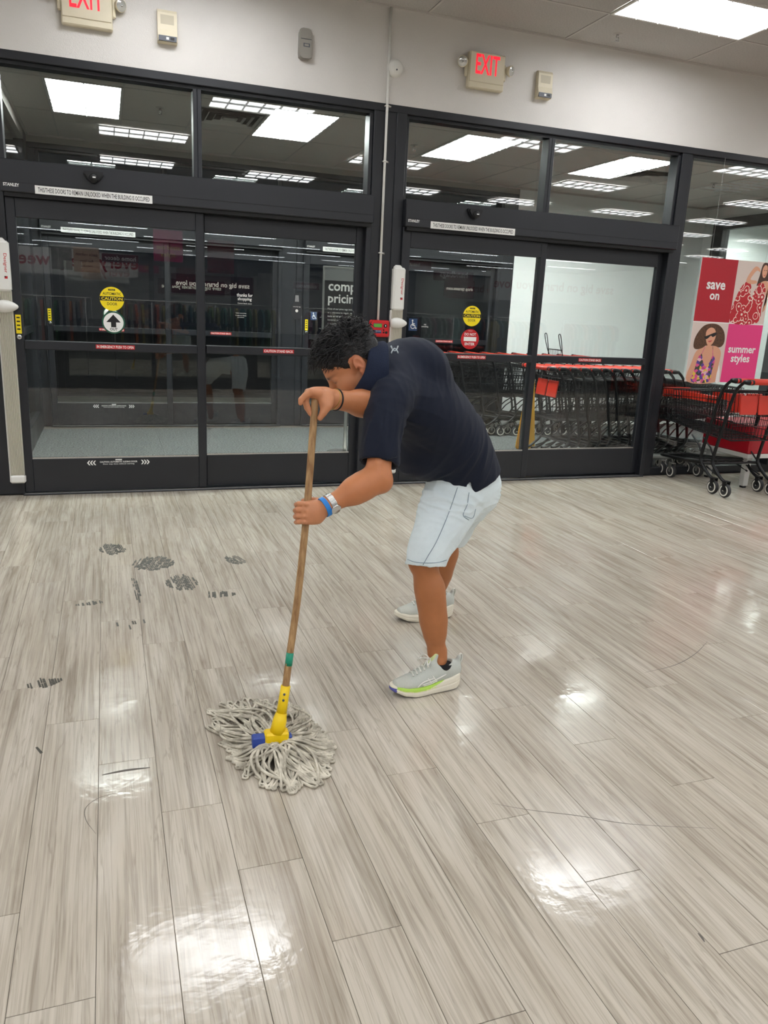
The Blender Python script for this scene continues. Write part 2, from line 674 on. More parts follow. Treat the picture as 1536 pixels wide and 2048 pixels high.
for j in range(-1, 58):
    ya = 5.63 - TY * j
    if ya > Y0:
        continue
    gr.box((XL, ya - 0.009, CZ - 0.0035), (XR, ya + 0.009, CZ + 0.0015), M_grid)
gr.box((XL, Y0 - 0.018, CZ - 0.01), (XR, Y0, CZ + 0.0), M_grid)
gr.build('tee_grid', ceiling)

# ------------------------------------------------------------------ recessed troffers
M_lamp = pm('lamp_diffuser', (255, 252, 246), 0.6, emit=LAMP, emit_rgb=(250, 252, 255))
M_lamp2 = pm('vestibule_diffuser', (252, 255, 255), 0.6, emit=LAMP * 3.3, emit_rgb=(250, 255, 252))
M_louver = pm('louver_white', (240, 242, 243), 0.25, spec=0.6)


def make_troffer(name, lx, ly, nx, ny, lamp=None):
    root = empty(name)
    a = MB()
    t = 0.022
    a.box((0, 0, -0.006), (lx, t, 0.004), M_white)
    a.box((0, ly - t, -0.006), (lx, ly, 0.004), M_white)
    a.box((0, t, -0.006), (t, ly - t, 0.004), M_white)
    a.box((lx - t, t, -0.006), (lx, ly - t, 0.004), M_white)
    a.build('light_frame', root)
    MB().box((t, t, 0.004), (lx - t, ly - t, 0.007), lamp or M_lamp).build('diffuser', root)
    c = MB()
    for i in range(1, nx):
        x = t + (lx - 2 * t) * i / nx
        c.prism([(-0.002, -0.014), (0.002, -0.014), (0.010, 0.004), (-0.010, 0.004)], (x, t, 0), EX, EZ, EY, ly - 2 * t, M_louver)
    for j in range(1, ny):
        y = t + (ly - 2 * t) * j / ny
        c.prism([(-0.002, -0.014), (0.002, -0.014), (0.010, 0.004), (-0.010, 0.004)], (t, y, 0), EY, EZ, EX, lx - 2 * t, M_louver)
    c.build('louver', root)
    return root


def near_label(x, y):
    return 'recessed ceiling troffer in the shop ceiling'


tr = make_troffer('ceiling_light', 1.22, 0.61, 6, 2)
for i, (x, y) in enumerate(lights_spec):
    o = tr if i == 0 else copy_tree(tr)
    o.location = (x, y, CZ - 0.002)
    o['category'] = 'ceiling light'
    if abs(x - 3.66) < 0.1 and y > 4.5:
        o['label'] = 'glowing white ceiling troffer near the EXIT sign above the carts'
    else:
        o['label'] = 'white troffer of the shop ceiling that shows only mirrored in the glass'
        o['group'] = 'shop ceiling troffers behind the camera'

# long strip lights deeper in the shop, seen only as streaks in the glass
sm = None
k = 0
yy = -11.5
while yy > YB + 1:
    x = -7.0 + (1.8 if k % 2 else 0.0)
    while x < XR - 3:
        if sm is None:
            sm = empty('strip_light', (x, yy, CZ - 0.03))
            MB().box((0, -0.07, 0.0), (2.4, 0.07, 0.028), M_white).build('strip_housing', sm)
            MB().box((0.02, -0.06, -0.006), (2.38, 0.06, 0.0), M_lamp).build('strip_diffuser', sm)
            o = sm
        else:
            o = copy_tree(sm)
            o.location = (x, yy, CZ - 0.03)
        o['label'] = 'long strip light deep in the shop, a white streak in the door glass'
        o['category'] = 'ceiling light'
        o['group'] = 'strip lights deep in the shop'
        x += 4.2
    yy -= 3.3
    k += 1

# ------------------------------------------------------------------ vestibule beyond the storefront
M_carpet = pm('walk_off_carpet', (90, 94, 93), 0.95, var=0.75, var_scale=60, bump=0.6, bump_scale=220, detail=8)
M_vwall = pm('vestibule_wall', (242, 245, 243), 0.6, var=0.02, var_scale=3)
M_dkwall = pm('grey_soffit', (170, 166, 160), 0.7)
vf = MB()
vf.box((VX0 - 0.2, Y0 + 0.16, -0.10), (VX1 + 0.2, Y1 + 0.16, -0.006), M_joint)
vfloor = vf.build('floor_vestibule', kind='structure', label='speckled grey walk-off carpet tiles between the two sets of doors', category='floor')
ct = MB().box((0.0, 0.0, -0.006), (0.608, 0.608, 0.0), M_carpet).build('carpet_tile', vfloor, (VX0, Y0 + 0.16, 0))
for i in range(15):
    for j in range(6):
        if i == j == 0:
            continue
        x, y = VX0 + 0.61 * i, Y0 + 0.16 + 0.61 * j
        if y + 0.3 > Y1 + 0.1 or x + 0.3 > VX1:
            continue
        o = ct.copy()
        COL.objects.link(o)
        o.location = (x, y, 0)
M_vtile = pm('vestibule_tile', (222, 216, 209), 0.85, var=0.06, var_scale=90, bump=0.4, bump_scale=160)
vc = MB()
vc.box((VX0 - 0.1, Y0 + 0.15, VZ + 0.02), (VX1 + 0.1, Y1 + 0.1, VZ + 0.1), M_vtile)
vceil = vc.build('ceiling_vestibule', kind='structure', label='lower tiled ceiling of the vestibule', category='ceiling')
GX, GY = -0.395, 7.19
fix_i = (0, 3, 6, 9)
t0 = None
vg = MB()
for i in range(-1, 15):
    x = GX + 0.61 * i
    vg.box((x - 0.008, Y0 + 0.15, VZ - 0.003), (x + 0.008, Y1, VZ + 0.001), M_grid)
    for j in range(-1, 2):
        if (i in fix_i and j == 0) or x < VX0 - 0.35 or x > VX1 - 0.3:
            continue
        xa, xb = max(x, VX0), min(x + 0.61, VX1)
        ya, yb = max(GY + 1.22 * j, Y0 + 0.15), min(GY + 1.22 * j + 1.22, Y1)
        if xb - xa < 0.6 or yb - ya < 1.2:
            MB().box((xa + 0.006, ya + 0.006, VZ), (xb - 0.006, yb - 0.006, VZ + 0.018), M_vtile).build('ceiling_tile', vceil)
        elif t0 is None:
            t0 = MB().box((0.006, 0.006, 0), (0.604, 1.214, 0.018), M_vtile, bev=0.003).build('ceiling_tile', vceil, (x, GY + 1.22 * j, VZ))
        else:
            o = t0.copy()
            COL.objects.link(o)
            o.location = (x, GY + 1.22 * j, VZ)
for j in range(0, 3):
    vg.box((VX0, GY + 1.22 * j - 0.008, VZ - 0.003), (VX1, GY + 1.22 * j + 0.008, VZ + 0.0012), M_grid)
vg.box((VX0, Y0 + 0.15, VZ - 0.02), (VX0 + 0.02, Y1, VZ), M_grid)
vg.box((VX1 - 0.02, Y0 + 0.15, VZ - 0.02), (VX1, Y1, VZ), M_grid)
vg.box((VX0, Y1 - 0.02, VZ - 0.02), (VX1, Y1, VZ), M_grid)
vg.build('tee_grid', vceil)
vt = make_troffer('ceiling_light', 0.61, 1.22, 2, 8, M_lamp2)
for i, lab in zip(fix_i, ('square-looking bright troffer seen through the first transom pane', 'bright troffer seen through the transom pane beside the white conduit',
                          'bright vestibule troffer behind the transom pane under the EXIT sign', 'long bright vestibule troffer seen beside the ceiling air diffuser')):
    o = vt if i == 0 else copy_tree(vt)
    o.location = (GX + 0.61 * i, GY, VZ - 0.002)
    o['label'] = lab
    o['category'] = 'ceiling light'
    o['group'] = 'vestibule troffers'
o = copy_tree(vt)
o.location = (GX + 0.61 * 12, GY, VZ - 0.002)
o['label'] = 'vestibule troffer behind the tall side window above the poster'
o['category'] = 'ceiling light'
o['group'] = 'vestibule troffers'

wv = MB()
wv.box((5.20, Y1, 0), (VX1 + 0.15, Y1 + 0.15, VZ + 0.05), M_vwall)
wv.box((VX0 - 0.2, Y1, 3.04), (5.20, Y1 + 0.15, VZ + 0.05), M_dkwall)
wv.build('wall_vestibule_back', kind='structure', label='white vestibule wall behind the rows of carts', category='wall')
wl = MB()
wl.box((VX0 - 0.12, Y0 + 0.15, 0), (VX0, Y0 + 0.5, VZ), M_black)
wl.box((VX0 - 0.12, Y1 - 0.35, 0), (VX0, Y1, VZ), M_black)
wl.box((VX0 - 0.12, Y0 + 0.5, 0), (VX0, Y1 - 0.35, 0.22), M_black)
wl.box((VX0 - 0.12, Y0 + 0.5, 3.0), (VX0, Y1 - 0.35, VZ), M_dkwall)
wl.box((VX0 - 0.08, Y0 + 0.5, 1.085), (VX0 - 0.02, Y1 - 0.35, 1.15), M_black)
wl.build('wall_vestibule_side', kind='structure', label='black framed glazed end wall of the vestibule', category='wall')
MB().box((VX0 - 0.055, Y0 + 0.5, 0.22), (VX0 - 0.047, Y1 - 0.35, 3.0), M_glass).build('window_9', kind='structure', label='tall dark end pane of the vestibule', category='window')
wr = MB()
wr.box((VX1, Y0 + 0.15, 0), (VX1 + 0.12, 6.9, VZ), M_vwall)
wr.box((VX1, 9.45, 0), (VX1 + 0.12, Y1, VZ), M_vwall)
wr.box((VX1, 6.9, 2.95), (VX1 + 0.12, 9.45, VZ), M_vwall)
wr.box((VX1, 6.9, 0), (VX1 + 0.12, 9.45, 0.35), M_vwall)
wr.build('wall_vestibule_end', kind='structure', label='white end wall of the vestibule around a framed side window', category='wall')
wd = MB()
for lo, hi in (((VX1 - 0.03, 9.25, 0.35), (VX1 + 0.1, 9.45, 2.95)), ((VX1 - 0.03, 6.9, 2.80), (VX1 + 0.1, 9.25, 2.95)), ((VX1 - 0.03, 6.9, 0.35), (VX1 + 0.1, 9.25, 0.5)), ((VX1 - 0.03, 8.0, 0.5), (VX1 + 0.1, 8.15, 2.8))):
    wd.box(lo, hi, M_black, bev=0.006)
w10 = wd.build('window_10', kind='structure', label='black framed side window at the end of the vestibule', category='window')
MB().box((VX1 + 0.03, 6.9, 0.5), (VX1 + 0.038, 9.25, 2.8), M_glass).build('pane', w10)
# outside: dark pavement
ou = MB()
ou.box((-12, Y1 + 0.16, -0.12), (20, Y1 + 3.2, -0.02), M_concrete)
ou.box((-12, Y1 + 3.2, -0.30), (20, 40, -0.16), pm('asphalt', (34, 35, 36), 0.9, var=0.3, var_scale=5))
ou.build('pavement', kind='structure', label='dim pavement outside the street doors', category='pavement')

# made-up white room, added to brighten the view through the end window
nb = MB()
nb.box((VX1 + 0.12, 6.3, -0.1), (11.6, 11.2, 0.0), M_carpet)
nb.box((VX1 + 0.12, 11.0, 0.0), (11.6, 11.15, VZ), M_vwall)
nb.box((11.5, 6.3, 0.0), (11.65, 11.15, VZ), M_vwall)
nb.box((VX1 + 0.12, 6.3, VZ), (11.6, 11.2, VZ + 0.08), M_tile)
nb.build('wall_added_room', kind='structure', label='added white room that brightens the end window of the vestibule', category='wall')
for yy in (7.0, 9.2):  # made-up troffers, added only to light this room
    o = copy_tree(vt)
    o.location = (9.6, yy, VZ - 0.01)
    o['label'] = 'added troffer that lights the made-up room beyond the end window'
    o['category'] = 'ceiling light'
    o['group'] = 'added troffers beyond the end window'

# ------------------------------------------------------------------ storefront: posts, transoms, sliding doors
M_yellow = pm('sticker_yellow', (250, 224, 20), 0.4)
M_ink = pm('print_black', (14, 14, 14), 0.5)
M_paper = pm('print_white', (244, 244, 240), 0.45)
M_red = pm('sticker_red', (196, 26, 32), 0.4)
M_green = pm('sticker_green', (22, 84, 60), 0.4)
M_blue = pm('sticker_blue', (32, 62, 104), 0.45)
M_chrome = pm('brushed_metal', (200, 200, 198), 0.25, metal=1.0, rvar=0.05)


def F(y):
    """Local print frame on a vertical face that looks towards the shop."""
    return lambda x, z, d=0.0: np.array([x, y - d, z])


def caution_disc(par, x, z, y, r=0.086):
    q = MB()
    q.prism(circle(r, 32), (x, y - 0.0012, z), EX, EZ, EY, 0.0010, M_yellow)
    band = [(-r * 0.985, -r * 0.16), (r * 0.985, -r * 0.16), (r * 0.985, r * 0.20), (-r * 0.985, r * 0.20)]
    q.flat(band, (x, y - 0.0016, z), EX, EZ, M_ink)
    q.text('CAUTION', (x, y - 0.0020, z + r * 0.02), EX, EZ, M_yellow, height=r * 0.25, width=r * 1.72, bold=0.02)
    q.text('AUTOMATIC', (x, y - 0.0018, z + r * 0.43), EX, EZ, M_ink, height=r * 0.23, width=r * 1.5, bold=0.015)
    q.text('DOOR', (x, y - 0.0018, z - r * 0.42), EX, EZ, M_ink, height=r * 0.24, width=r * 0.82, bold=0.01)
    q.flat(rect(-r * 0.28, r * 0.69, r * 0.28, r * 0.82), (x, y - 0.0018, z), EX, EZ, M_ink)
    q.text('STANLEY', (x, y - 0.0021, z + r * 0.755), EX, EZ, M_yellow, height=r * 0.08, width=r * 0.44)
    q.build('caution_sticker', par, label='round yellow AUTOMATIC CAUTION DOOR sticker')


def out_disc(par, x, z, y, r=0.082):
    q = MB()
    q.prism(circle(r, 32), (x, y - 0.0012, z), EX, EZ, EY, 0.0010, M_green)
    q.flat(circle(r * 0.87, 32), (x, y - 0.0016, z), EX, EZ, M_paper)
    q.flat([(-0.22 * r, -0.42 * r), (0.22 * r, -0.42 * r), (0.22 * r, 0.02 * r), (0.62 * r, 0.02 * r), (0, 0.70 * r), (-0.62 * r, 0.02 * r), (-0.22 * r, 0.02 * r)], (x, y - 0.0020, z), EX, EZ, M_ink)
    q.text('OUT', (x, y - 0.0022, z - 0.60 * r), EX, EZ, M_ink, height=r * 0.24, width=r * 0.66, bold=0.02)
    q.build('out_sticker', par, label='round white OUT arrow sticker with a green rim')


def no_entry_disc(par, x, z, y, r=0.086):
    q = MB()
    q.prism(circle(r, 32), (x, y - 0.0012, z), EX, EZ, EY, 0.0010, M_red)
    q.flat(rect(-0.70 * r, -0.20 * r, 0.70 * r, 0.22 * r), (x, y - 0.0018, z), EX, EZ, M_paper)
    q.text('DO NOT', (x, y - 0.0018, z + 0.48 * r), EX, EZ, M_paper, height=r * 0.27, width=r * 1.28, bold=0.02)
    q.text('ENTER', (x, y - 0.0018, z - 0.48 * r), EX, EZ, M_paper, height=r * 0.27, width=r * 1.10, bold=0.02)
    q.text('STANLEY', (x, y - 0.0018, z + 0.82 * r), EX, EZ, M_paper, height=r * 0.08, width=r * 0.5)
    q.build('no_entry_sticker', par, label='round red DO NOT ENTER sticker')


def red_strip(par, body, x, z, y, w, h=0.030):
    q = MB()
    q.prism(rect(-w / 2, -h / 2, w / 2, h / 2), (x, y - 0.0010, z), EX, EZ, EY, 0.0008, M_red)
    q.text(body, (x, y - 0.0015, z), EX, EZ, M_paper, height=h * 0.66, width=w * 0.95, bold=0.02)
    q.build('warning_strip', par, label='red strip lettered ' + body)


def caution_row(par, x, z, y, w=0.46):
    q = MB()
    q.text('CAUTION: AUTOMATIC SLIDING DOOR', (x, y - 0.001, z + 0.006), EX, EZ, M_paper, height=0.013, width=w * 0.60, bold=0.02)
    q.text('Door may close without warning', (x, y - 0.001, z - 0.012), EX, EZ, M_paper, height=0.012, width=w * 0.50, bold=0.01)
    q.flat(rect(-0.024, 0.017, 0.024, 0.027), (x, y - 0.001, z), EX, EZ, M_paper)
    for s in (-1, 1):
        for k in range(3):
            xx = x + s * (w * 0.36 + k * w * 0.045)
            q.flat([(0, 0.018), (s * 0.010, 0.018), (s * 0.024, 0), (s * 0.010, -0.018), (0, -0.018), (s * 0.013, 0)], (xx, y - 0.001, z), EX, EZ, M_paper)
    q.build('caution_lettering', par, label='white chevrons around CAUTION: AUTOMATIC SLIDING DOOR')


def sliding_panel(par, name, x0, x1, y, left_stile, right_stile, label):
    """Aluminium leaf with an upper and a lower pane."""
    ps = empty(name, (0, 0, 0), parent=par, label=label)
    a, b = x0 + left_stile, x1 - right_stile
    d0, d1 = y - 0.022, y + 0.022
    fr = MB()
    fr.box((x0, d0, 0.022), (a, d1, 2.118), M_black, bev=0.003)
    fr.box((b, d0, 0.022), (x1, d1, 2.118), M_black, bev=0.003)
    fr.box((a, d0, 1.990), (b, d1, 2.118), M_black, bev=0.003)
    fr.box((a, d0 - 0.012, 1.085), (b, d1, 1.150), M_black, bev=0.006)
    fr.box((a, d0, 0.022), (b, d1, 0.275), M_black, bev=0.003)
    fr.box((a, d0 + 0.004, 0.275), (b, d0 + 0.012, 0.287), M_chrome)
    fr.build('leaf_frame', ps)
    MB().box((a - 0.004, y - 0.003, 1.148), (b + 0.004, y + 0.003, 1.992), M_glass).build('upper_pane', ps)
    MB().box((a - 0.004, y - 0.003, 0.273), (b + 0.004, y + 0.003, 1.087), M_glass).build('lower_pane', ps)
    return ps


def door_sensor(par, x, z, y):
    q = MB()
    out = [(-0.062, 0.030), (0.062, 0.030), (0.066, 0.012), (0.046, -0.022), (0.018, -0.044), (-0.018, -0.044), (-0.046, -0.022), (-0.066, 0.012)]
    q.prism(out, (x, y, z), EX, EZ, EY, -0.022, M_blackmat)
    small = [(u * 0.86, v * 0.84) for u, v in out]
    q.prism(small, (x, y - 0.022, z), EX, EZ, EY, -0.020, M_blackmat)
    q.lathe([(0.030, 0), (0.028, 0.012), (0.018, 0.022), (0.0, 0.026)], M_blackmat, (x, y - 0.040, z - 0.016), (0, -1, 0), 20)
    q.flat(rect(-0.010, -0.004, 0.010, 0.004), (x + 0.004, y - 0.0672, z - 0.014), EX, EZ, M_paper)
    q.build('motion_sensor', par, label='black shield-shaped motion sensor')


def sliding_door(n, X, y, near, arrow):
    """X: left edge of the opening. Two leaves, operator header, threshold, stickers."""
    where = 'between the shop and the vestibule' if near else 'at the street side of the vestibule'
    which = ('with the OUT arrow sticker' if arrow else 'with the DO NOT ENTER sticker')
    dr = empty('door_%d' % n, (0, 0, 0), kind='structure', category='door', label='black automatic sliding door %s, %s' % (which, where))
    hd = MB()
    hy = y - 0.09
    hd.box((X, hy, 2.145), (X + 2.68, y + 0.10, 2.355), M_black, bev=0.006)
    hd.box((X + 0.005, hy - 0.002, 2.205), (X + 2.675, hy + 0.01, 2.208), M_blackmat)
    hd.box((X + 0.02, hy + 0.02, 2.118), (X + 2.66, y + 0.10, 2.146), M_blackmat)
    hd.build('operator_header', dr)
    jb = MB()
    jb.box((X, y - 0.04, 0.0), (X + 0.012, y + 0.10, 2.145), M_black)
    jb.box((X + 2.635, y - 0.04, 0.0), (X + 2.68, y + 0.10, 2.145), M_black, bev=0.004)
    jb.build('jamb', dr)
    th = MB()
    th.box((X, y - 0.05, 0.0), (X + 2.68, y + 0.11, 0.012), M_black, bev=0.004)
    th.box((X, y - 0.035, 0.012), (X + 2.68, y - 0.028, 0.016), M_chrome)
    th.build('threshold', dr)
    pa = sliding_panel(dr, 'sliding_panel', X + 0.015, X + 1.360, y, 0.062, 0.058, 'sliding leaf with the round stickers')
    pb = sliding_panel(dr, 'sliding_panel', X + 1.310, X + 2.640, y + 0.052, 0.062, 0.064, 'plain sliding leaf lettered CAUTION STAND BACK')
    yf, yb = y - 0.022, y + 0.052 - 0.022
    yg, yh = y - 0.003, y + 0.049
    c = X + 0.69
    caution_disc(pa, c, 1.468, yg)
    if arrow:
        out_disc(pa, c + 0.004, 1.298, yg)
        caution_row(pa, c - 0.0, 0.238, yf)
    else:
        no_entry_disc(pa, c - 0.004, 1.272, yg)
        caution_row(pa, c - 0.0, 0.238, yf)
        w = MB()
        wx, wz = X + 0.145, 1.375
        w.prism(rect(-0.038, -0.05, 0.038, 0.05), (wx, yg - 0.001, wz), EX, EZ, EY, 0.0008, M_blue)
        w.flat(circle(0.0075, 12, -0.006, 0.034), (wx, yg - 0.0016, wz), EX, EZ, M_paper)
        ring = circle(0.021, 20, -0.002, -0.014, math.radians(60), math.radians(330))
        inner = circle(0.0155, 20, -0.002, -0.014, math.radians(60), math.radians(330))
        w.add([np.array([wx + u, yg - 0.0016, wz + v]) for u, v in ring + inner], [(i, i + 1, i + 22, i + 21) for i in range(20)], M_paper)
        w.flat([(-0.010, 0.026), (-0.003, 0.026), (0.000, 0.010), (0.016, 0.010), (0.016, 0.005), (0.0, 0.003), (0.002, -0.003), (0.018, -0.003), (0.026, -0.026), (0.033, -0.024), (0.034, -0.030), (0.022, -0.034), (0.013, -0.010), (-0.006, -0.010)], (wx, yg - 0.0017, wz), EX, EZ, M_paper)
        w.build('access_sticker', pa, label='blue wheelchair access sticker')
        s = MB()
        s.text('no', (X + 0.255, yg - 0.001, 1.380), EX, EZ, M_paper, height=0.010)
        s.text('smoking', (X + 0.255, yg - 0.001, 1.362), EX, EZ, M_paper, width=0.062)
        s.build('smoking_notice', pa, label='small white no smoking lettering')
    red_strip(pa, 'IN EMERGENCY PUSH TO OPEN', c + 0.01, 1.120, yf - 0.012, 0.275)
    red_strip(pb, 'CAUTION STAND BACK', X + 1.95, 1.120, yb - 0.012, 0.25)
    if arrow or not near:
        q = MB()
        q.prism(rect(-0.018, -0.066, 0.018, 0.066), (X + 0.048, yf - 0.001, 1.262), EX, EZ, EY, 0.0008, M_yellow)
        for k in range(4):
            q.flat(rect(-0.011, -0.012, 0.011, -0.002), (X + 0.048, yf - 0.0014, 1.315 - 0.027 * k), EX, EZ, M_ink)
        q.build('lock_label', pa, label='narrow yellow label')
    q = MB()
    q.lathe([(0.017, 0), (0.017, 0.008), (0.013, 0.010), (0.0, 0.010)], M_chrome, (X + 0.048, yf, 1.172), (0, -1, 0), 20)
    q.flat(rect(-0.0015, -0.006, 0.0015, 0.006), (X + 0.048, yf - 0.0104, 1.172), EX, EZ, M_ink)
    q.build('lock_cylinder', pa)
    if arrow and near:
        q = MB()
        q.text('thanks for', (1.04, yh - 0.001, 1.545), EX, EZ, M_paper, width=0.125, height=0.026, bold=0.015)
        q.text('shopping', (1.04, yh - 0.001, 1.512), EX, EZ, M_paper, width=0.110, height=0.030, bold=0.015)
        q.text('Come back soon', (1.04, yh - 0.001, 1.482), EX, EZ, M_paper, width=0.11)
        q.build('thanks_lettering', pb, label='white thanks for shopping lettering')
        q = MB()
        for k, s in enumerate(('Video recording', 'in use on these', 'premises')):
            q.text(s, (1.01, yh - 0.001, 1.405 - 0.016 * k), EX, EZ, M_paper, width=0.085 if k < 2 else 0.05, height=0.010)
        q.build('notice_lettering', pb, label='small white notice lettering')
        q = MB()
        tag = [(-0.018, 0.125), (0.018, 0.125), (0.022, 0.06), (0.045, 0.03), (0.048, -0.03), (0.022, -0.075), (-0.022, -0.075), (-0.048, -0.03), (-0.045, 0.03), (-0.022, 0.06)]
        q.prism(tag, (1.46, yh - 0.001, 1.45), EX, EZ, EY, 0.0008, pm('decal_charcoal', (52, 55, 58), 0.5))
        q.flat(circle(0.012, 14, 0, -0.006), (1.46, yh - 0.0016, 1.45), EX, EZ, M_paper)
        q.flat([(-0.013, 0.115), (0.013, 0.115), (0.017, 0.065), (-0.017, 0.065)], (1.46, yh - 0.0016, 1.45), EX, EZ, pm('decal_grey', (150, 152, 152), 0.5))
        q.text('security tag', (1.46, yh - 0.0016, 1.475), EX, EZ, M_paper, width=0.06)
        q.build('tag_decal', pb, label='charcoal tag-shaped decal')
    # header lettering
    q = MB()
    sw = 0.775
    q.prism(rect(-sw / 2, -0.027, sw / 2, 0.027), (X + 0.605, hy - 0.0012, 2.172), EX, EZ, EY, 0.001, M_paper)
    q.text('THIS/THESE DOORS TO REMAIN UNLOCKED WHEN THE BUILDING IS OCCUPIED', (X + 0.605, hy - 0.0018, 2.172), EX, EZ, M_ink, height=0.030, width=sw * 0.95, bold=0.008)
    q.build('header_notice', dr, label='white strip lettered THIS/THESE DOORS TO REMAIN UNLOCKED WHEN THE BUILDING IS OCCUPIED')
    q = MB()
    q.text('STANLEY', (X + 0.070, hy - 0.001, 2.190), EX, EZ, M_paper, height=0.021, width=0.10, bold=0.03)
    q.build('maker_lettering', dr, label='small white STANLEY lettering')
    door_sensor(dr, X + 0.60, 2.292, hy)
    return dr


def storefront(y, near, first):
    n = first
    tn = first
    side = 'of the shop' if near else 'of the street front'
    top = MB()
    xr = 8.03 if near else 5.20
    top.box((-0.98, y, 2.985), (xr, y + 0.15, 3.042), M_black, bev=0.004)
    top.box((-0.98, y + 0.03, 2.962), (xr, y + 0.13, 2.99), M_black)
    top.build('trim_%d' % tn, kind='structure', category='trim', label='black head rail along the top ' + side)
    for k, (a, b, lab) in enumerate(((-0.98, -0.640, 'black end post beside the first sliding door'), (2.040, 2.310, 'wide black post between the two sliding doors'), (4.990, 5.10 if near else 5.20, 'black post between the second sliding door and the side window'))):
        q = MB()
        q.box((a, y, 0.0), (b, y + 0.15, 2.985), M_black, bev=0.004)
        if k == 1:
            q.box((a + 0.185, y - 0.012, 0.0), (b, y + 0.01, 2.985), M_black, bev=0.003)
        q.build('trim_%d' % (tn + 1 + k), kind='structure', category='trim', label=lab + ' ' + side)
    spans = [(-0.640, 0.690, 'first'), (0.690, 2.040, 'second'), (2.310, 3.645, 'third'), (3.645, 4.990, 'fourth')]
    for k, (a, b, w) in enumerate(spans):
        q = MB()
        e = 0.03
        ya, yb = y + 0.02, y + 0.14
        q.box((a, ya, 2.355), (a + e, yb, 2.965), M_black, bev=0.003)
        q.box((b - e, ya, 2.355), (b, yb, 2.965), M_black, bev=0.003)
        q.box((a + e, ya, 2.345), (b - e, yb, 2.368), M_black, bev=0.003)
        wi = q.build('window_%d' % (n + k), kind='structure', category='window', label='%s transom pane from the white pad-side end %s' % (w, side) if False else '%s transom window counted from the OUT door end, %s' % (w, side))
        MB().box((a + e - 0.004, y + 0.102, 2.364), (b - e + 0.004, y + 0.108, 2.972), M_glass).build('pane', wi)
    sliding_door(n, -0.640, y, near, True)
    sliding_door(n + 1, 2.310, y, near, False)
    if near:
        q = MB()
        q.box((5.10, y + 0.01, 0.0), (8.03, y + 0.14, 0.075), M_black, bev=0.004)
        q.box((5.10, y + 0.03, 0.075), (5.135, y + 0.12, 2.965), M_black)
        q.box((6.62, y + 0.02, 0.075), (6.70, y + 0.13, 2.965), M_black)
        wi = q.build('window_11', kind='structure', category='window', label='tall fixed side window behind the poster and the carts')
        MB().box((5.12, y + 0.072, 0.07), (6.64, y + 0.078, 2.97), M_glass).build('pane', wi)
        MB().box((6.68, y + 0.072, 0.07), (8.03, y + 0.078, 2.97), M_glass).build('pane', wi)
        q = MB()
        q.box((8.03, y + 0.0, 0), (8.11, y + 0.15, 3.04), M_black)
        q.build('trim_15', kind='structure', category='trim', label='black end post beyond the side window')


storefront(Y0, True, 1)
storefront(Y1, False, 5)

# ------------------------------------------------------------------ things on the wall above the doors
M_ivory = pm('ivory_plastic', (222, 212, 186), 0.45, var=0.03)
M_greyp = pm('grey_plastic', (150, 146, 138), 0.5)
M_greyd = pm('dark_grey_plastic', (82, 86, 94), 0.4)
M_exit = pm('exit_red', (235, 22, 40), 0.5, emit=1.1, emit_rgb=(255, 24, 48))
M_lens = pm('clear_lens', (215, 216, 212), 0.08, metal=0.6)
M_whitep = pm('white_plastic', (235, 234, 228), 0.35)


def exit_sign(x, z, w, h, label, tilt):
    e = empty('exit_sign', (x, Y0, z), label=label, category='exit sign', group='EXIT signs above the doors')
    b = MB()
    b.box((-w / 2, -0.055, -h / 2), (w / 2, 0.0, h / 2), M_ivory, bev=0.008)
    b.box((-w / 2 + 0.006, -0.062, -h / 2 + 0.045), (w / 2 - 0.006, -0.052, h / 2 - 0.006), M_ivory, bev=0.003)
    b.box((-w / 2 - 0.022, -0.040, -0.05), (-w / 2 + 0.004, -0.006, 0.07), M_ivory, bev=0.008)
    b.box((w / 2 - 0.004, -0.040, -0.05), (w / 2 + 0.022, -0.006, 0.07), M_ivory, bev=0.008)
    b.build('sign_body', e)
    t = MB()
    t.text('EXIT', (0, -0.0635, 0.042), EX, EZ, M_exit, width=w * 0.66, height=h * 0.54, bold=0.012)
    t.build('exit_lettering', e, label='glowing red EXIT lettering')
    for s in (-1, 1):
        q = MB()
        c = np.array((s * (w / 2 + 0.055), -0.050, 0.045 if s < 0 else 0.03))
        ax = np.array((s * 0.55, -0.80, -0.25))
        ax /= np.linalg.norm(ax)
        q.lathe([(0.0, -0.055), (0.016, -0.054), (0.026, -0.035), (0.037, -0.012), (0.041, 0.0), (0.041, 0.008), (0.037, 0.010)], M_ivory, c, ax, 24)
        q.lathe([(0.0375, 0.009), (0.03, 0.013), (0.012, 0.016), (0.0, 0.0165)], M_lens, c, ax, 24)
        q.lathe([(0.008, 0.0168), (0.006, 0.020), (0.0, 0.021)], M_chrome, c, ax, 12)
        q.cyl((s * (w / 2 + 0.015), -0.025, 0.02), tuple(c - ax * 0.045), 0.009, M_ivory, 10)
        q.build('lamp_head', e)
    return e


exit_sign(-0.035, 3.365, 0.325, 0.265, 'ivory EXIT sign with two lamp heads cut by the upper frame edge', 0)
exit_sign(2.950, 3.362, 0.315, 0.262, 'ivory EXIT sign with two lamp heads above the DO NOT ENTER door', 0)


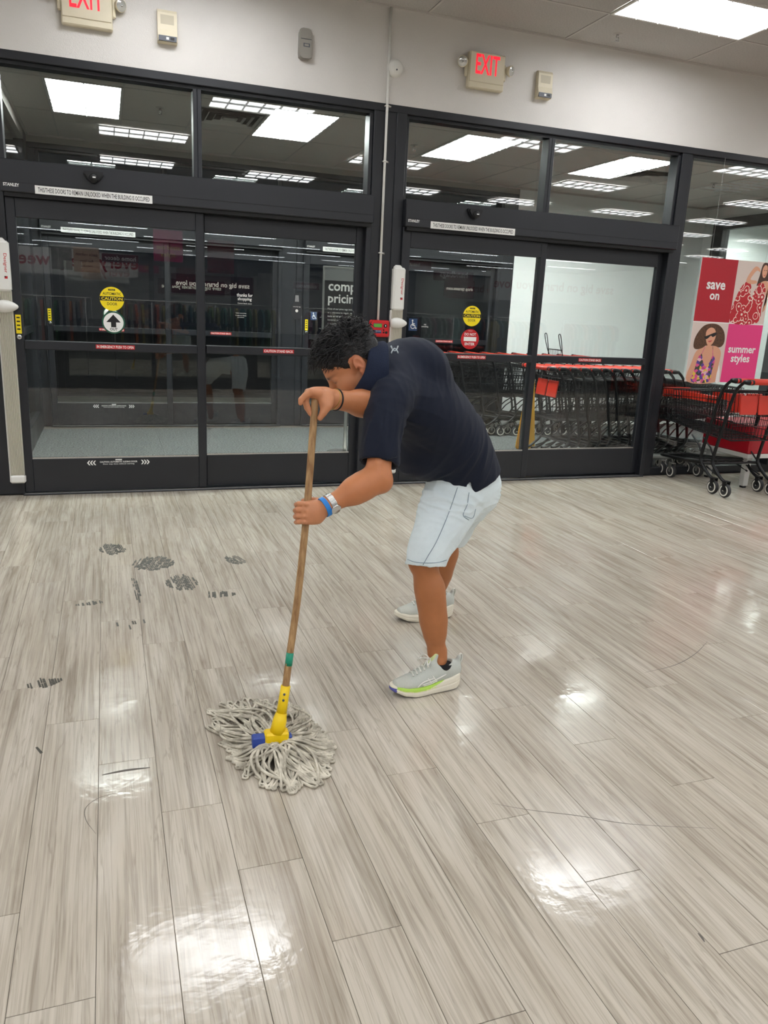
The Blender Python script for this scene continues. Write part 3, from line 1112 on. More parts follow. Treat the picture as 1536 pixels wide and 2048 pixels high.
def presence_sensor(x, z, label):
    e = empty('presence_sensor', (x, Y0, z), label=label, category='sensor', group='ivory presence sensors')
    q = MB()
    prof = [(-0.0, -0.100), (-0.050, -0.096), (-0.062, -0.060), (-0.050, -0.02), (-0.045, 0.085), (-0.032, 0.104), (0.0, 0.106)]
    q.prism([(a, b) for a, b in prof], (-0.066, 0, 0), EY, EZ, EX, 0.132, M_ivory)
    q.build('sensor_body', e)
    q = MB()
    q.prism([(-0.045, -0.028), (-0.035, -0.034), (0.035, -0.034), (0.045, -0.028), (0.045, 0.040), (-0.045, 0.040)], (0, -0.0485, 0.030), EX, EZ, EY, 0.01, pm('frosted_lens', (196, 187, 164), 0.6))
    q.build('lens', e)
    q = MB()
    q.flat([(-0.014, 0.0), (0.014, 0.0), (0.008, -0.008), (-0.008, -0.008)], (0, -0.0515, -0.030), EX, EZ, M_ink)
    q.build('test_notch', e)
    q = MB()
    q.prism(rect(-0.060, -0.016, 0.060, 0.016), (0, -0.063, -0.078), EX, EZ, EY, 0.012, M_greyd)
    q.flat(rect(-0.010, -0.008, 0.008, 0.008), (0, -0.0635, -0.078), EX, EZ, M_paper)
    q.flat(rect(0.018, -0.009, 0.045, 0.009), (0, -0.0635, -0.078), EX, EZ, M_ink)
    q.build('indicator_bar', e)


presence_sensor(0.487, 3.315, 'ivory presence sensor beside the EXIT sign cut by the frame')
presence_sensor(3.490, 3.335, 'ivory presence sensor between the whole EXIT sign and the carts')

e = empty('air_freshener', (1.473, Y0, 3.35), label='grey rounded air freshener on the wall between the two EXIT signs', category='air freshener')
q = MB()
outl = [(-0.050 + 0.0, -0.06), (-0.047, -0.09), (-0.025, -0.102), (0.025, -0.102), (0.047, -0.09), (0.050, -0.06), (0.046, 0.075), (0.038, 0.097), (0.020, 0.104), (-0.020, 0.104), (-0.038, 0.097), (-0.046, 0.075)]
q.prism(outl, (0, 0, 0), EX, EZ, EY, -0.040, M_greyp)
q.prism([(a * 0.9, b * 0.95) for a, b in outl], (0, -0.040, 0), EX, EZ, EY, -0.010, M_greyp)
q.build('case', e)
q = MB()
q.prism(rect(-0.024, -0.012, 0.024, 0.012), (0.004, -0.050, -0.010), EX, EZ, EY, -0.002, M_greyd)
q.flat(rect(-0.016, -0.007, 0.016, 0.007), (0.004, -0.0525, -0.010), EX, EZ, M_greyp)
q.build('display', e)
q = MB()
q.box((-0.040, -0.053, 0.028), (0.040, -0.048, 0.031), M_greyd)
q.build('lid_seam', e)

q = MB()
q.lathe([(0.062, 0), (0.062, 0.012), (0.058, 0.026), (0.044, 0.040), (0.022, 0.047), (0, 0.049)], M_whitep, (0, 0, 0), (0, -1, 0), 32)
de = empty('round_detector', (2.190, Y0, 3.292), label='round white dome detector beside the white conduit', category='detector')
q.build('dome', de)
q = MB()
q.lathe([(0.066, 0), (0.066, 0.006), (0.062, 0.008)], M_whitep, (0, 0, 0), (0, -1, 0), 32)
q.lathe([(0.006, 0), (0.006, 0.004), (0, 0.005)], M_greyd, (0.0, -0.046, -0.018), (0, -1, 0), 12)
q.build('base_ring', de)

# white conduit down to the red panel
cd = empty('conduit', (2.135, Y0 - 0.012, 0), label='thin white conduit from the ceiling to the red alarm panel', category='conduit')
q = MB()
q.tube([(0, 0, CZ - 0.01), (0, 0, 3.06), (0, -0.004, 3.03), (0, -0.004, 1.40)], 0.0105, M_whitep, 10)
q.build('pipe', cd)
for zz in (3.02, 1.93, 2.62):
    q = MB()
    q.tube([(-0.014, 0.008, zz), (-0.013, -0.010, zz), (0.0, -0.018, zz), (0.013, -0.010, zz), (0.014, 0.008, zz), (0.036, 0.009, zz)], 0.006, M_whitep, 6, flat=1.0)
    q.lathe([(0.005, 0), (0.005, 0.004), (0, 0.005)], M_chrome, (0.030, 0.002, zz), (0, -1, 0), 10)
    q.build('pipe_strap', cd)

al = empty('alarm_panel', (2.145, Y0 - 0.002, 1.332), label='red fire alarm annunciator with a green display on the wide black post', category='alarm panel')
M_alarm = pm('alarm_red', (205, 28, 34), 0.35, coat=0.3)
q = MB()
q.box((-0.088, -0.042, -0.068), (0.088, 0.0, 0.068), M_alarm, bev=0.012)
q.build('case', al)
q = MB()
q.box((-0.058, -0.046, 0.008), (0.018, -0.041, 0.042), M_greyd, bev=0.002)
q.flat(rect(-0.054, 0.012, 0.014, 0.038), (0, -0.0464, 0), EX, EZ, pm('lcd_green', (86, 150, 52), 0.4, emit=0.15, emit_rgb=(90, 170, 50)))
q.build('display', al)
q = MB()
q.lathe([(0.015, 0), (0.015, 0.004), (0.010, 0.006), (0, 0.006)], M_blackmat, (0.048, -0.042, 0.024), (0, -1, 0), 20)
q.flat([(-0.004, 0), (0, 0.009), (0.004, 0), (0, -0.009)], (0.048, -0.0485, 0.024), EX, EZ, M_paper)
q.build('navigation_knob', al)
q = MB()
q.flat(rect(-0.056, -0.038, 0.014, -0.012), (0, -0.0425, 0), EX, EZ, M_blue)
q.text('FIRE ALARM', (-0.012, -0.0430, -0.020), EX, EZ, M_paper, width=0.045)
q.text('SYSTEM', (-0.040, -0.0430, -0.031), EX, EZ, M_paper, width=0.024)
q.build('name_plate', al)
for xx, zz, rr in ((0.034, -0.010, 0.006), (0.034, -0.030, 0.007), (0.058, -0.030, 0.011)):
    q = MB()
    q.lathe([(rr, 0), (rr, 0.004), (0, 0.005)], M_blackmat, (xx, -0.042, zz), (0, -1, 0), 16)
    q.build('button', al)


def antenna(x, z0, z1, y, label):
    """Slim white theft-gate antenna: capped housing, fluted aluminium, lemon-shaped boss."""
    a = empty('theft_gate_antenna', (x, y, z0), label=label, category='antenna', group='theft gate antennas on the door posts')
    hgt = z1 - z0
    q = MB()
    q.box((-0.052, -0.055, hgt - 0.36), (0.052, 0.012, hgt - 0.02), M_whitep, bev=0.014)
    q.box((-0.046, -0.045, hgt - 0.06), (0.030, 0.010, hgt), M_whitep, bev=0.018)
    q.build('top_housing', a)
    q = MB()
    M_al = pm('fluted_aluminium', (226, 221, 208), 0.35, metal=0.25)
    pts = []
    n = 18
    for i in range(n + 1):
        u = -0.048 + 0.096 * i / n
        pts.append((u, -0.036 - 0.010 * (i % 2)))
    pts += [(0.048, 0.010), (-0.048, 0.010)]
    q.prism(pts, (0, 0, 0.045), EX, EY, EZ, hgt - 0.40, M_al)
    q.build('fluted_profile', a)
    q = MB()
    q.box((-0.056, -0.030, 0.045), (-0.046, 0.012, hgt - 0.36), M_whitep, bev=0.004)
    q.build('side_cover', a)
    q = MB()
    q.box((-0.054, -0.055, 0.0), (0.054, 0.012, 0.06), M_whitep, bev=0.012)
    q.build('bottom_cap', a)
    q = MB()
    q.lathe([(0.0, -0.058), (0.030, -0.056), (0.042, -0.030), (0.045, 0.0), (0.040, 0.030), (0.026, 0.062), (0.012, 0.082), (0.0, 0.088)], M_whitep, (0.0, -0.040, hgt * 0.735), (1, 0, 0), 24)
    q.build('boss', a)
    q = MB()
    q.text('Designer', (0.022, -0.0555, hgt - 0.17), (0, 0, -1), EX, M_red, width=0.13, height=0.026, bold=0.01)
    q.build('maker_lettering', a, label='small red Designer lettering')
    q = MB()
    q.flat(rect(-0.010, -0.009, 0.010, 0.009), (0.022, -0.0555, hgt - 0.265), EX, EZ, M_red)
    q.flat(rect(-0.010, 0.0, 0.0, 0.009), (0.022, -0.0560, hgt - 0.265), EX, EZ, M_ink)
    q.build('maker_mark', a, label='small red and black mark')


antenna(2.292, 0.10, 1.845, Y0 - 0.012, 'white fluted theft gate antenna beside the red alarm panel')
antenna(-0.668, 0.10, 1.845, Y0 - 0.012, 'white fluted theft gate antenna on the end post by the OUT door')

# sprinklers and ceiling diffusers
def sprinkler(x, y, z, label):
    s = empty('sprinkler_head', (x, y, z), label=label, category='sprinkler', group='ceiling sprinklers')
    q = MB()
    q.lathe([(0.040, 0.0), (0.038, -0.004), (0.018, -0.007), (0.012, -0.008)], M_grid, (0, 0, 0), EZ, 20)
    q.build('escutcheon', s)
    q = MB()
    q.cyl((0, 0, -0.006), (0, 0, -0.022), 0.010, M_chrome, 10)
    q.tube([(-0.009, 0, -0.020), (-0.014, 0, -0.035), (-0.003, 0, -0.052)], 0.003, M_chrome, 6)
    q.tube([(0.009, 0, -0.020), (0.014, 0, -0.035), (0.003, 0, -0.052)], 0.003, M_chrome, 6)
    q.build('yoke', s)
    q = MB()
    q.lathe([(0.0, -0.055), (0.018, -0.054), (0.018, -0.052), (0, -0.051)], M_chrome, (0, 0, 0), EZ, 14)
    q.build('deflector', s)


sprinkler(3.965, 5.96, CZ, 'small sprinkler head on the shop ceiling in front of the glowing troffer')
sprinkler(0.53, 7.73, VZ, 'sprinkler head seen through the first transom pane')
sprinkler(3.03, 7.95, VZ, 'sprinkler head seen through the transom pane under the EXIT sign')
sprinkler(6.85, 7.97, VZ, 'sprinkler head above the poster behind the tall window')


def diffuser(x, y, label):
    d = empty('air_diffuser', (x, y, VZ), label=label, category='air vent', group='square ceiling air diffusers')
    for k in range(4):
        a = 0.27 - 0.065 * k
        q = MB()
        z0, z1 = -0.012, 0.012
        b = a - 0.035
        v = [(-a, -a, z0), (a, -a, z0), (a, a, z0), (-a, a, z0), (-b, -b, z1), (b, -b, z1), (b, b, z1), (-b, b, z1)]
        q.add(v, [(0, 1, 5, 4), (1, 2, 6, 5), (2, 3, 7, 6), (3, 0, 4, 7)], M_grid)
        q.build('cone', d)
    MB().box((-0.05, -0.05, -0.012), (0.05, 0.05, -0.008), M_grid).build('core', d)
    MB().box((-0.29, -0.29, 0.0), (0.29, 0.29, 0.015), M_greyd).build('throat', d)


diffuser(5.95, 8.02, 'square air diffuser beside the long bright vestibule troffer')
diffuser(1.14, 7.80, 'square air diffuser beside the troffer next to the conduit')

# ------------------------------------------------------------------ shopping carts
M_cart = pm('cart_black', (14, 15, 17), 0.42, spec=0.35)
M_cartred = pm('cart_red', (206, 52, 34), 0.4, var=0.05)
M_tyre = pm('tyre_grey', (44, 44, 46), 0.6)
M_rim = pm('rim_white', (214, 211, 202), 0.4)
M_zinc = pm('zinc', (186, 186, 182), 0.3, metal=0.9)


def make_cart(detail=True):
    """Forward is +y, origin on the floor midway between the rear wheels."""
    c = empty('shopping_cart')
    HW = 0.262
    q = MB()
    for s in (-1, 1):
        # upright: handle end, bent back, down to the rear caster
        q.tube(spline([(s * HW, -0.09, 1.03), (s * HW, -0.045, 1.035), (s * HW, 0.02, 0.99), (s * HW, 0.075, 0.90), (s * HW, 0.14, 0.62), (s * HW, 0.20, 0.34), (s * HW, 0.19, 0.26), (s * HW, 0.08, 0.165), (s * HW, 0.01, 0.135)], 3), 0.0155, M_cart, 6)
        # chassis rail to the front caster
        q.tube([(s * HW, 0.19, 0.27), (s * 0.235, 0.45, 0.235), (s * 0.185, 0.80, 0.205), (s * 0.165, 0.86, 0.20)], 0.013, M_cart, 6)
        # basket strut
        q.tube([(s * (HW - 0.02), 0.20, 0.30), (s * 0.22, 0.30, 0.40), (s * 0.21, 0.42, 0.475)], 0.008, M_cart, 6)
        q.tube([(s * (HW - 0.02), 0.13, 0.17), (s * 0.235, 0.30, 0.225)], 0.008, M_cart, 5)
    q.tube([(-0.165, 0.86, 0.20), (0.165, 0.86, 0.20)], 0.013, M_cart, 6)
    q.tube([(-HW, 0.20, 0.27), (HW, 0.20, 0.27)], 0.010, M_cart, 6)
    for k in range(5):
        x = -0.14 + 0.07 * k
        q.tube([(x * 1.3, 0.21, 0.265), (x, 0.86, 0.205)], 0.005, M_cart, 4)
    q.build('frame', c)
    q = MB()
    q.tube([(-HW - 0.004, -0.088, 1.030), (HW + 0.004, -0.088, 1.030)], 0.021, M_cartred, 10)
    q.build('handle_bar', c)
    for s in (-1, 1):
        q = MB()
        q.tube([(s * (HW - 0.03), -0.090, 1.030), (s * (HW + 0.012), -0.085, 1.030), (s * (HW + 0.006), -0.03, 1.028)], [0.024, 0.024, 0.019], M_cart, 8)
        q.build('handle_cap', c)
    # wire basket
    q = MB()
    zr, zf = 0.93, 0.86            # rim heights rear and front
    br, bf = 0.50, 0.56            # floor heights

    def P(s, t, h):
        """side s -1..1, t 0 rear..1 front, h 0 floor..1 rim"""
        wide = (0.245 - 0.075 * t) * (0.86 + 0.14 * h)
        y = 0.07 + 0.84 * t + 0.05 * h * t - 0.02 * (1 - h) * (t - 0.5)
        z = (br + (bf - br) * t) * (1 - h) + (zr + (zf - zr) * t) * h
        return (s * wide, y, z)

    wr = 0.0030
    for h in (1.0, 0.8, 0.6, 0.4, 0.2, 0.0):
        pts = [P(-1, 0, h), P(-1, 0.5, h), P(-1, 1, h), P(1, 1, h), P(1, 0.5, h), P(1, 0, h)]
        q.tube(pts, 0.006 if h in (1.0, 0.0) else wr, M_cart, 5 if h == 1.0 else 4, closed=(h in (1.0, 0.0)))
    nside = 22 if detail else 14
    for i in range(nside + 1):
        t = i / nside
        for s in (-1, 1):
            q.tube([P(s, t, 0), P(s, t, 1)], wr, M_cart, 4, caps=False)
    for i in range(1, 10):
        s = -1 + 0.2 * i
        q.tube([P(s, 0, 0), P(s, 1, 0), P(s, 1, 1)], wr, M_cart, 4, caps=False)
    for i in range(1, 9):
        t = i / 9
        q.tube([P(-1, t, 0), P(1, t, 0)], wr, M_cart, 4, caps=False)
    q.build('basket', c)
    # rear gate with red child-seat flaps
    q = MB()
    for i in range(11):
        s = -1 + 0.2 * i
        q.tube([P(s * 0.96, 0.0, 0.02), P(s * 0.96, 0.03, 0.98)], wr, M_cart, 4, caps=False)
    for h in (0.1, 0.3, 0.5):
        q.tube([P(-0.96, 0.01, h), P(0.96, 0.01, h)], wr, M_cart, 4, caps=False)
    q.build('rear_gate', c)
    for s in (-1, 1):
        q = MB()
        q.box((min(s * 0.012, s * 0.195), 0.045, 0.735), (max(s * 0.012, s * 0.195), 0.060, 0.905), M_cartred, bev=0.005, rot=Matrix.Rotation(-0.12, 3, 'X'))
        q.build('seat_flap', c)
    q = MB()
    q.box((-0.165, 0.955, 0.775), (0.165, 0.972, 0.868), M_cartred, bev=0.006)
    q.text('maxx', (0.0, 0.9735, 0.82), (-1, 0, 0), EZ, M_paper, width=0.11)
    q.build('front_bumper', c)
    for s in (-1, 1):
        q = MB()
        q.box((s * 0.196 - 0.006, 0.30, 0.80), (s * 0.196 + 0.006, 0.66, 0.865), M_cartred, bev=0.004, rot=Matrix.Rotation(-s * -0.085, 3, 'Z'))
        q.build('side_plate', c)
    for (x, y, rear) in ((-HW, 0.0, 1), (HW, 0.0, 1), (-0.165, 0.84, 0), (0.165, 0.84, 0)):
        wh = MB()
        R = 0.0635
        wh.lathe([(0.030, -0.016), (R - 0.012, -0.017), (R - 0.003, -0.014), (R, -0.007), (R, 0.007), (R - 0.003, 0.014), (R - 0.012, 0.017), (0.030, 0.016)], M_tyre, (x, y, R), EX, 22)
        for s in (-1, 1):
            wh.lathe([(R - 0.013, s * 0.0178), (R - 0.025, s * 0.0182)], M_rim, (x, y, R), EX, 22)
            wh.lathe([(R - 0.025, s * 0.0180), (0.012, s * 0.0165), (0.0, s * 0.0165)], M_tyre, (x, y, R), EX, 22)
        w = wh.build('wheel', c)
        fk = MB()
        for s in (-1, 1):
            fk.prism([(-0.014, 0.0), (0.014, 0.0), (0.022, 0.085), (-0.022, 0.085)], (x + s * 0.024, y - 0.001, R), EY, EZ, EX, 0.003 * s, M_cart if rear else M_zinc)
        fk.box((x - 0.026, y - 0.024, R + 0.080), (x + 0.026, y + 0.024, R + 0.086), M_cart if rear else M_zinc)
        fk.cyl((x - 0.028, y, R), (x + 0.028, y, R), 0.006, M_zinc, 8)
        fk.build('caster_fork', c)
    return c


cart0 = make_cart()
cart0.location = (5.425, 5.30, 0)
cart0['label'] = 'nearest black wire shopping cart with red handle, standing in the shop before the side window'
cart0['category'] = 'shopping cart'
cart0['group'] = 'carts in the shop'


def place_cart(x, y, rz, label, group, drop=()):
    c = copy_tree(cart0)
    for ch in list(c.children):
        if ch.name.split('.')[0] in drop:
            bpy.data.objects.remove(ch)
    c.location = (x, y, 0)
    c.rotation_euler = (0, 0, rz)
    c['label'] = label
    c['group'] = group
    if drop:
        c.scale = (1, 1, 0.975)
    return c


place_cart(5.425, 5.452, 0, 'shopping cart nested into the nearest one, close to the poster', 'carts in the shop')
ordn = ['first', 'second', 'third', 'fourth', 'fifth', 'sixth', 'seventh', 'eighth', 'ninth', 'tenth', 'eleventh', 'twelfth', 'thirteenth', 'fourteenth']
for i in range(13):
    place_cart(4.15 + 0.122 * i, 6.885, -math.pi / 2, '%s cart of the nearer nested row behind the glass, counted from the door centre' % ordn[i], 'nearer row of nested carts in the vestibule', ('side_plate', 'front_bumper', 'rear_gate') + (() if i == 0 else ('seat_flap',)))
for i in range(13):
    place_cart(3.30 + 0.23 * i, 8.95, -math.pi / 2, '%s cart of the farther nested row along the white wall, counted from the street doors' % ordn[i], 'farther row of nested carts in the vestibule', ('side_plate', 'front_bumper', 'seat_flap', 'rear_gate'))

# raised wire child seat on the far row
q = MB()
for s in (0, 1):
    x = 5.55 + 0.0
    y = 8.80 + 0.34 * s
    q.tube(spline([(x, y, 1.00), (x - 0.01, y, 1.10), (x - 0.05, y, 1.27), (x - 0.075, y, 1.29), (x - 0.08, y, 1.26), (x - 0.04, y, 1.13), (x + 0.02, y, 1.00)], 3), 0.006, M_cart, 5)
q.tube([(5.54, 8.80, 1.09), (5.54, 9.14, 1.09)], 0.006, M_cart, 5)
for k in range(8):
    q.tube([(5.54, 8.84 + 0.04 * k, 1.09), (5.56, 8.84 + 0.04 * k, 0.99)], 0.003, M_cart, 4)
q.build('wire_basket_seat', label='small raised wire seat standing up above the far cart handles', category='wire seat')

# low rails that keep the carts off the glass
q = MB()
q.cyl((5.16, 6.47, 0.15), (7.9, 6.47, 0.15), 0.033, pm('rail_grey', (150, 152, 148), 0.35, metal=0.4), 16)
rl = empty('cart_rail', (0, 0, 0), label='low round grey rail along the inside of the side window', category='rail')
q.build('rail_tube', rl)
for x in (5.3, 6.5, 7.7):
    q = MB()
    q.cyl((x, 6.47, 0.0), (x, 6.47, 0.14), 0.02, M_greyd, 10)
    q.build('rail_foot', rl)

# red display table with metal legs beside the carts
tb = empty('display_table', (0, 0, 0), label='low red bench with silver legs behind the nearest carts', category='bench')
M_tred = pm('table_red', (178, 18, 36), 0.4, coat=0.2)
q = MB()
q.box((5.62, 5.56, 0.335), (7.4, 6.18, 0.60), M_tred, bev=0.01)
q.build('red_skirt', tb)
q = MB()
q.box((5.615, 5.555, 0.295), (7.405, 6.185, 0.335), pm('table_edge', (205, 203, 198), 0.4), bev=0.004)
q.build('edge_band', tb)
for x, y in ((5.69, 5.63), (7.33, 5.63), (5.69, 6.11), (7.33, 6.11)):
    q = MB()
    q.box((x - 0.03, y - 0.03, 0.02), (x + 0.03, y + 0.03, 0.297), pm('leg_silver', (196, 196, 192), 0.35, metal=0.3), bev=0.004)
    q.box((x - 0.02, y - 0.02, 0.0), (x + 0.02, y + 0.02, 0.022), M_blackmat)
    q.build('leg', tb)

# ------------------------------------------------------------------ hanging poster and sign stand
po = empty('poster', (5.342, Y0 - 0.03, 0.943), label='hanging summer sale poster with two models, red and pink panels, before the side window', category='poster')
PWd, PHt = 0.865, 1.165
M_pk = pm('poster_pink', (232, 62, 132), 0.5)
M_prd = pm('poster_red', (176, 20, 38), 0.5)
M_pbe = pm('poster_beige', (222, 206, 196), 0.5)
M_skin1 = pm('poster_skin', (222, 164, 132), 0.5)
M_skin2 = pm('poster_skin_shade', (186, 122, 92), 0.5)
M_hr1 = pm('poster_hair', (74, 48, 36), 0.6, var=0.35, var_scale=50)
M_hr2 = pm('poster_curls', (88, 58, 36), 0.6, var=0.5, var_scale=60)
q = MB()
q.box((0, 0, 0), (PWd, 0.006, PHt), M_paper)
q.build('board', po)
half = PWd * 0.50


def panel(x0, z0, x1, z1, m, name):
    MB().prism(rect(x0, z0, x1, z1), (0, -0.0005, 0), EX, EZ, EY, 0.0005, m).build(name, po)


mid = PHt * 0.497
panel(0, mid, half, PHt, M_prd, 'red_panel')
panel(half, 0, PWd, mid - 0.01, M_pk, 'pink_panel')
panel(half, mid, PWd, PHt, M_pbe, 'model_panel')
panel(0, 0, half, mid - 0.01, M_pbe, 'model_panel')
for word, wx, wz, ww in (('save', half * 0.48, mid + 0.335, 0.225), ('on', half * 0.48, mid + 0.235, 0.115), ('summer', half + 0.215, 0.318, 0.345), ('styles', half + 0.210, 0.228, 0.235)):
    MB().text(word, (wx, -0.0012, wz), EX, EZ, M_paper, width=ww, bold=0.025).build('poster_word', po, label='white word ' + word)


def shape(pts, m, d, name, sub=4):
    """A smooth printed outline in poster coordinates."""
    P = spline(pts, sub, closed=True)
    MB().flat([tuple(p) for p in P], (0, -d, 0), EX, EZ, m).build(name, po)


def dress_mat(name, base, c2, c3, scale):
    m, nt, b, N, L = nodes_of(name)
    tc = N.new('ShaderNodeTexCoord')
    v = N.new('ShaderNodeTexVoronoi')
    v.inputs['Scale'].default_value = scale
    L.new(tc.outputs['Object'], v.inputs['Vector'])
    r = N.new('ShaderNodeValToRGB')
    r.color_ramp.interpolation = 'CONSTANT'
    els = [(0.0, c2), (0.22, base), (0.52, c3), (0.62, base)]
    while len(r.color_ramp.elements) < 4:
        r.color_ramp.elements.new(0.5)
    for e, (p, c) in zip(r.color_ramp.elements, els):
        e.position = p
        e.color = (*lin(c), 1)
    L.new(v.outputs['Distance'], r.inputs['Fac'])
    L.new(r.outputs[0], b.inputs['Base Color'])
    b.inputs['Roughness'].default_value = 0.5
    return m


def floral_mat(name, scale):
    m, nt, b, N, L = nodes_of(name)
    tc = N.new('ShaderNodeTexCoord')
    v = N.new('ShaderNodeTexVoronoi')
    v.inputs['Scale'].default_value = scale
    L.new(tc.outputs['Object'], v.inputs['Vector'])
    r = N.new('ShaderNodeValToRGB')
    r.color_ramp.interpolation = 'CONSTANT'
    els = [(0.0, (226, 90, 150)), (0.25, (90, 66, 150)), (0.42, (236, 200, 80)), (0.55, (60, 70, 50)), (0.70, (236, 190, 200)), (0.85, (200, 70, 140))]
    while len(r.color_ramp.elements) < 6:
        r.color_ramp.elements.new(0.5)
    for e, (p, c) in zip(r.color_ramp.elements, els):
        e.position = p
        e.color = (*lin(c), 1)
    sep = N.new('ShaderNodeSeparateColor')
    L.new(v.outputs['Color'], sep.inputs[0])
    L.new(sep.outputs[0], r.inputs['Fac'])
    L.new(r.outputs[0], b.inputs['Base Color'])
    b.inputs['Roughness'].default_value = 0.5
    return m


M_dress = dress_mat('printed_red_dress', (190, 28, 40), (244, 222, 206), (244, 222, 206), 17)
M_floral = floral_mat('printed_floral', 34)
# seated model in the red patterned dress
X0, Z0 = half, mid


def S(u, v):
    return (X0 + u * (PWd - X0), Z0 + v * (PHt - Z0))


shape([S(0.72, 0.98), S(0.90, 0.97), S(0.97, 0.85), S(0.96, 0.72), S(0.84, 0.70), S(0.72, 0.66), S(0.62, 0.62), S(0.66, 0.78)], M_hr1, 0.0010, 'model_hair')
shape([S(0.80, 0.70), S(0.90, 0.70), S(0.98, 0.62), S(0.99, 0.45), S(0.95, 0.33), S(0.90, 0.20), S(0.98, 0.28), S(0.90, 0.50), S(0.66, 0.62), S(0.72, 0.67)], M_skin1, 0.0013, 'model_shoulder')
shape([S(0.02, 0.02), S(0.10, 0.45), S(0.28, 0.66), S(0.44, 0.64), S(0.52, 0.50), S(0.62, 0.58), S(0.68, 0.66), S(0.84, 0.65), S(0.90, 0.52), S(0.86, 0.30), S(0.80, 0.02)], M_dress, 0.0016, 'model_dress')
shape([S(0.46, 0.56), S(0.55, 0.61), S(0.56, 0.50), S(0.52, 0.42)], M_pbe, 0.0019, 'model_gap')
shape([S(0.30, 0.68), S(0.36, 0.80), S(0.50, 0.92), S(0.62, 0.90), S(0.66, 0.84), S(0.56, 0.86), S(0.46, 0.78), S(0.42, 0.71), S(0.58, 0.70), S(0.60, 0.66), S(0.44, 0.64)], M_skin1, 0.0019, 'model_arm')
shape([S(0.72, 0.90), S(0.77, 0.955), S(0.84, 0.94), S(0.86, 0.84), S(0.82, 0.76), S(0.76, 0.76), S(0.72, 0.82)], M_skin1, 0.0022, 'model_face')
shape([S(0.76, 0.80), S(0.80, 0.795), S(0.83, 0.805), S(0.80, 0.785)], M_red, 0.0025, 'model_mouth')
for k in (0.757, 0.815):
    shape([S(k, 0.872), S(k + 0.018, 0.878), S(k + 0.034, 0.870), S(k + 0.016, 0.864)], M_hr1, 0.0025, 'model_eye', 2)
# model with curls and sunglasses


def T(u, v):
    return (u * half, v * (mid - 0.01))


shape([T(0.28, 0.93), T(0.48, 0.985), T(0.72, 0.97), T(0.90, 0.86), T(0.95, 0.70), T(0.86, 0.60), T(0.60, 0.60), T(0.40, 0.58), T(0.20, 0.55), T(0.10, 0.60), T(0.12, 0.76)], M_hr2, 0.0010, 'model_curls')
shape([T(0.06, 0.0), T(0.12, 0.35), T(0.20, 0.52), T(0.36, 0.58), T(0.46, 0.62), T(0.62, 0.62), T(0.78, 0.60), T(0.90, 0.50), T(0.88, 0.25), T(0.86, 0.0)], M_skin1, 0.0013, 'model_body')
shape([T(0.18, 0.0), T(0.22, 0.22), T(0.28, 0.42), T(0.36, 0.48), T(0.42, 0.36), T(0.52, 0.26), T(0.62, 0.34), T(0.68, 0.45), T(0.76, 0.38), T(0.72, 0.20), T(0.66, 0.0)], M_floral, 0.0016, 'model_swimsuit')
for s, tt in (((0.36, 0.48), (0.44, 0.62)), ((0.68, 0.45), (0.64, 0.62))):
    a, b = T(*s), T(*tt)
    MB().flat([(a[0] - 0.003, a[1]), (a[0] + 0.003, a[1]), (b[0] + 0.002, b[1]), (b[0] - 0.002, b[1])], (0, -0.0018, 0), EX, EZ, M_floral).build('model_strap', po)
shape([T(0.40, 0.86), T(0.50, 0.92), T(0.62, 0.90), T(0.68, 0.80), T(0.64, 0.68), T(0.55, 0.615), T(0.47, 0.64), T(0.41, 0.74)], M_skin1, 0.0019, 'model_face')
shape([T(0.36, 0.765), T(0.44, 0.785), T(0.66, 0.845), T(0.68, 0.80), T(0.60, 0.765), T(0.54, 0.785), T(0.46, 0.735), T(0.40, 0.73)], M_ink, 0.0023, 'model_sunglasses', 3)
shape([T(0.48, 0.695), T(0.55, 0.705), T(0.60, 0.712), T(0.56, 0.68), T(0.51, 0.678)], pm('poster_lips', (204, 92, 88), 0.5), 0.0023, 'model_mouth', 2)
shape([T(0.86, 0.0), T(0.90, 0.30), T(0.97, 0.02)], M_paper, 0.0016, 'paper_edge', 2)
for x in (0.10, PWd - 0.10):
    MB().tube([(x, 0.003, PHt - 0.01), (x, 0.003, 2.985 - 0.943)], 0.0012, pm('nylon_line', (200, 200, 198), 0.3), 4).build('hanging_line', po)

st = empty('sign_stand', (2.33, 7.72, 0), label='black compare pricing sign on a silver floor stand in the vestibule', category='sign stand')
q = MB()
q.cyl((0, 0, 0.0), (0, 0, 1.25), 0.017, M_zinc, 12)
q.build('pole', st)
q = MB()
q.lathe([(0.19, 0), (0.19, 0.012), (0.17, 0.018), (0.02, 0.022)], M_zinc, (0, 0, 0), EZ, 28)
q.build('base', st)
q = MB()
q.box((-0.285, -0.018, 1.10), (0.285, 0.004, 1.88), M_zinc, bev=0.004)
q.build('sign_frame', st)
q = MB()
q.flat(rect(-0.268, 1.118, 0.268, 1.862), (0, -0.0186, 0), EX, EZ, pm('sign_black', (24, 25, 27), 0.5))
q.flat(rect(-0.268, 1.745, 0.268, 1.862), (0, -0.0190, 0), EX, EZ, pm('sign_grey', (120, 122, 122), 0.5))
q.text('compare', (0.0, -0.0192, 1.665), EX, EZ, M_paper, width=0.46, bold=0.02)
q.text('pricing*', (-0.04, -0.0192, 1.565), EX, EZ, M_paper, width=0.38, bold=0.02)
for k, s in enumerate(('Many of our price tags include comparison prices', 'as a reference to regular retail prices of the same', 'items or full price department or specialty stores', 'Identical items are not available, we compare', 'to a similar item of equal quality and style. Prices')):
    q.text(s, (0.0, -0.0192, 1.47 - 0.036 * k), EX, EZ, M_paper, width=0.46, height=0.022)
q.build('sign_face', st, label='black sign face with white lettering')

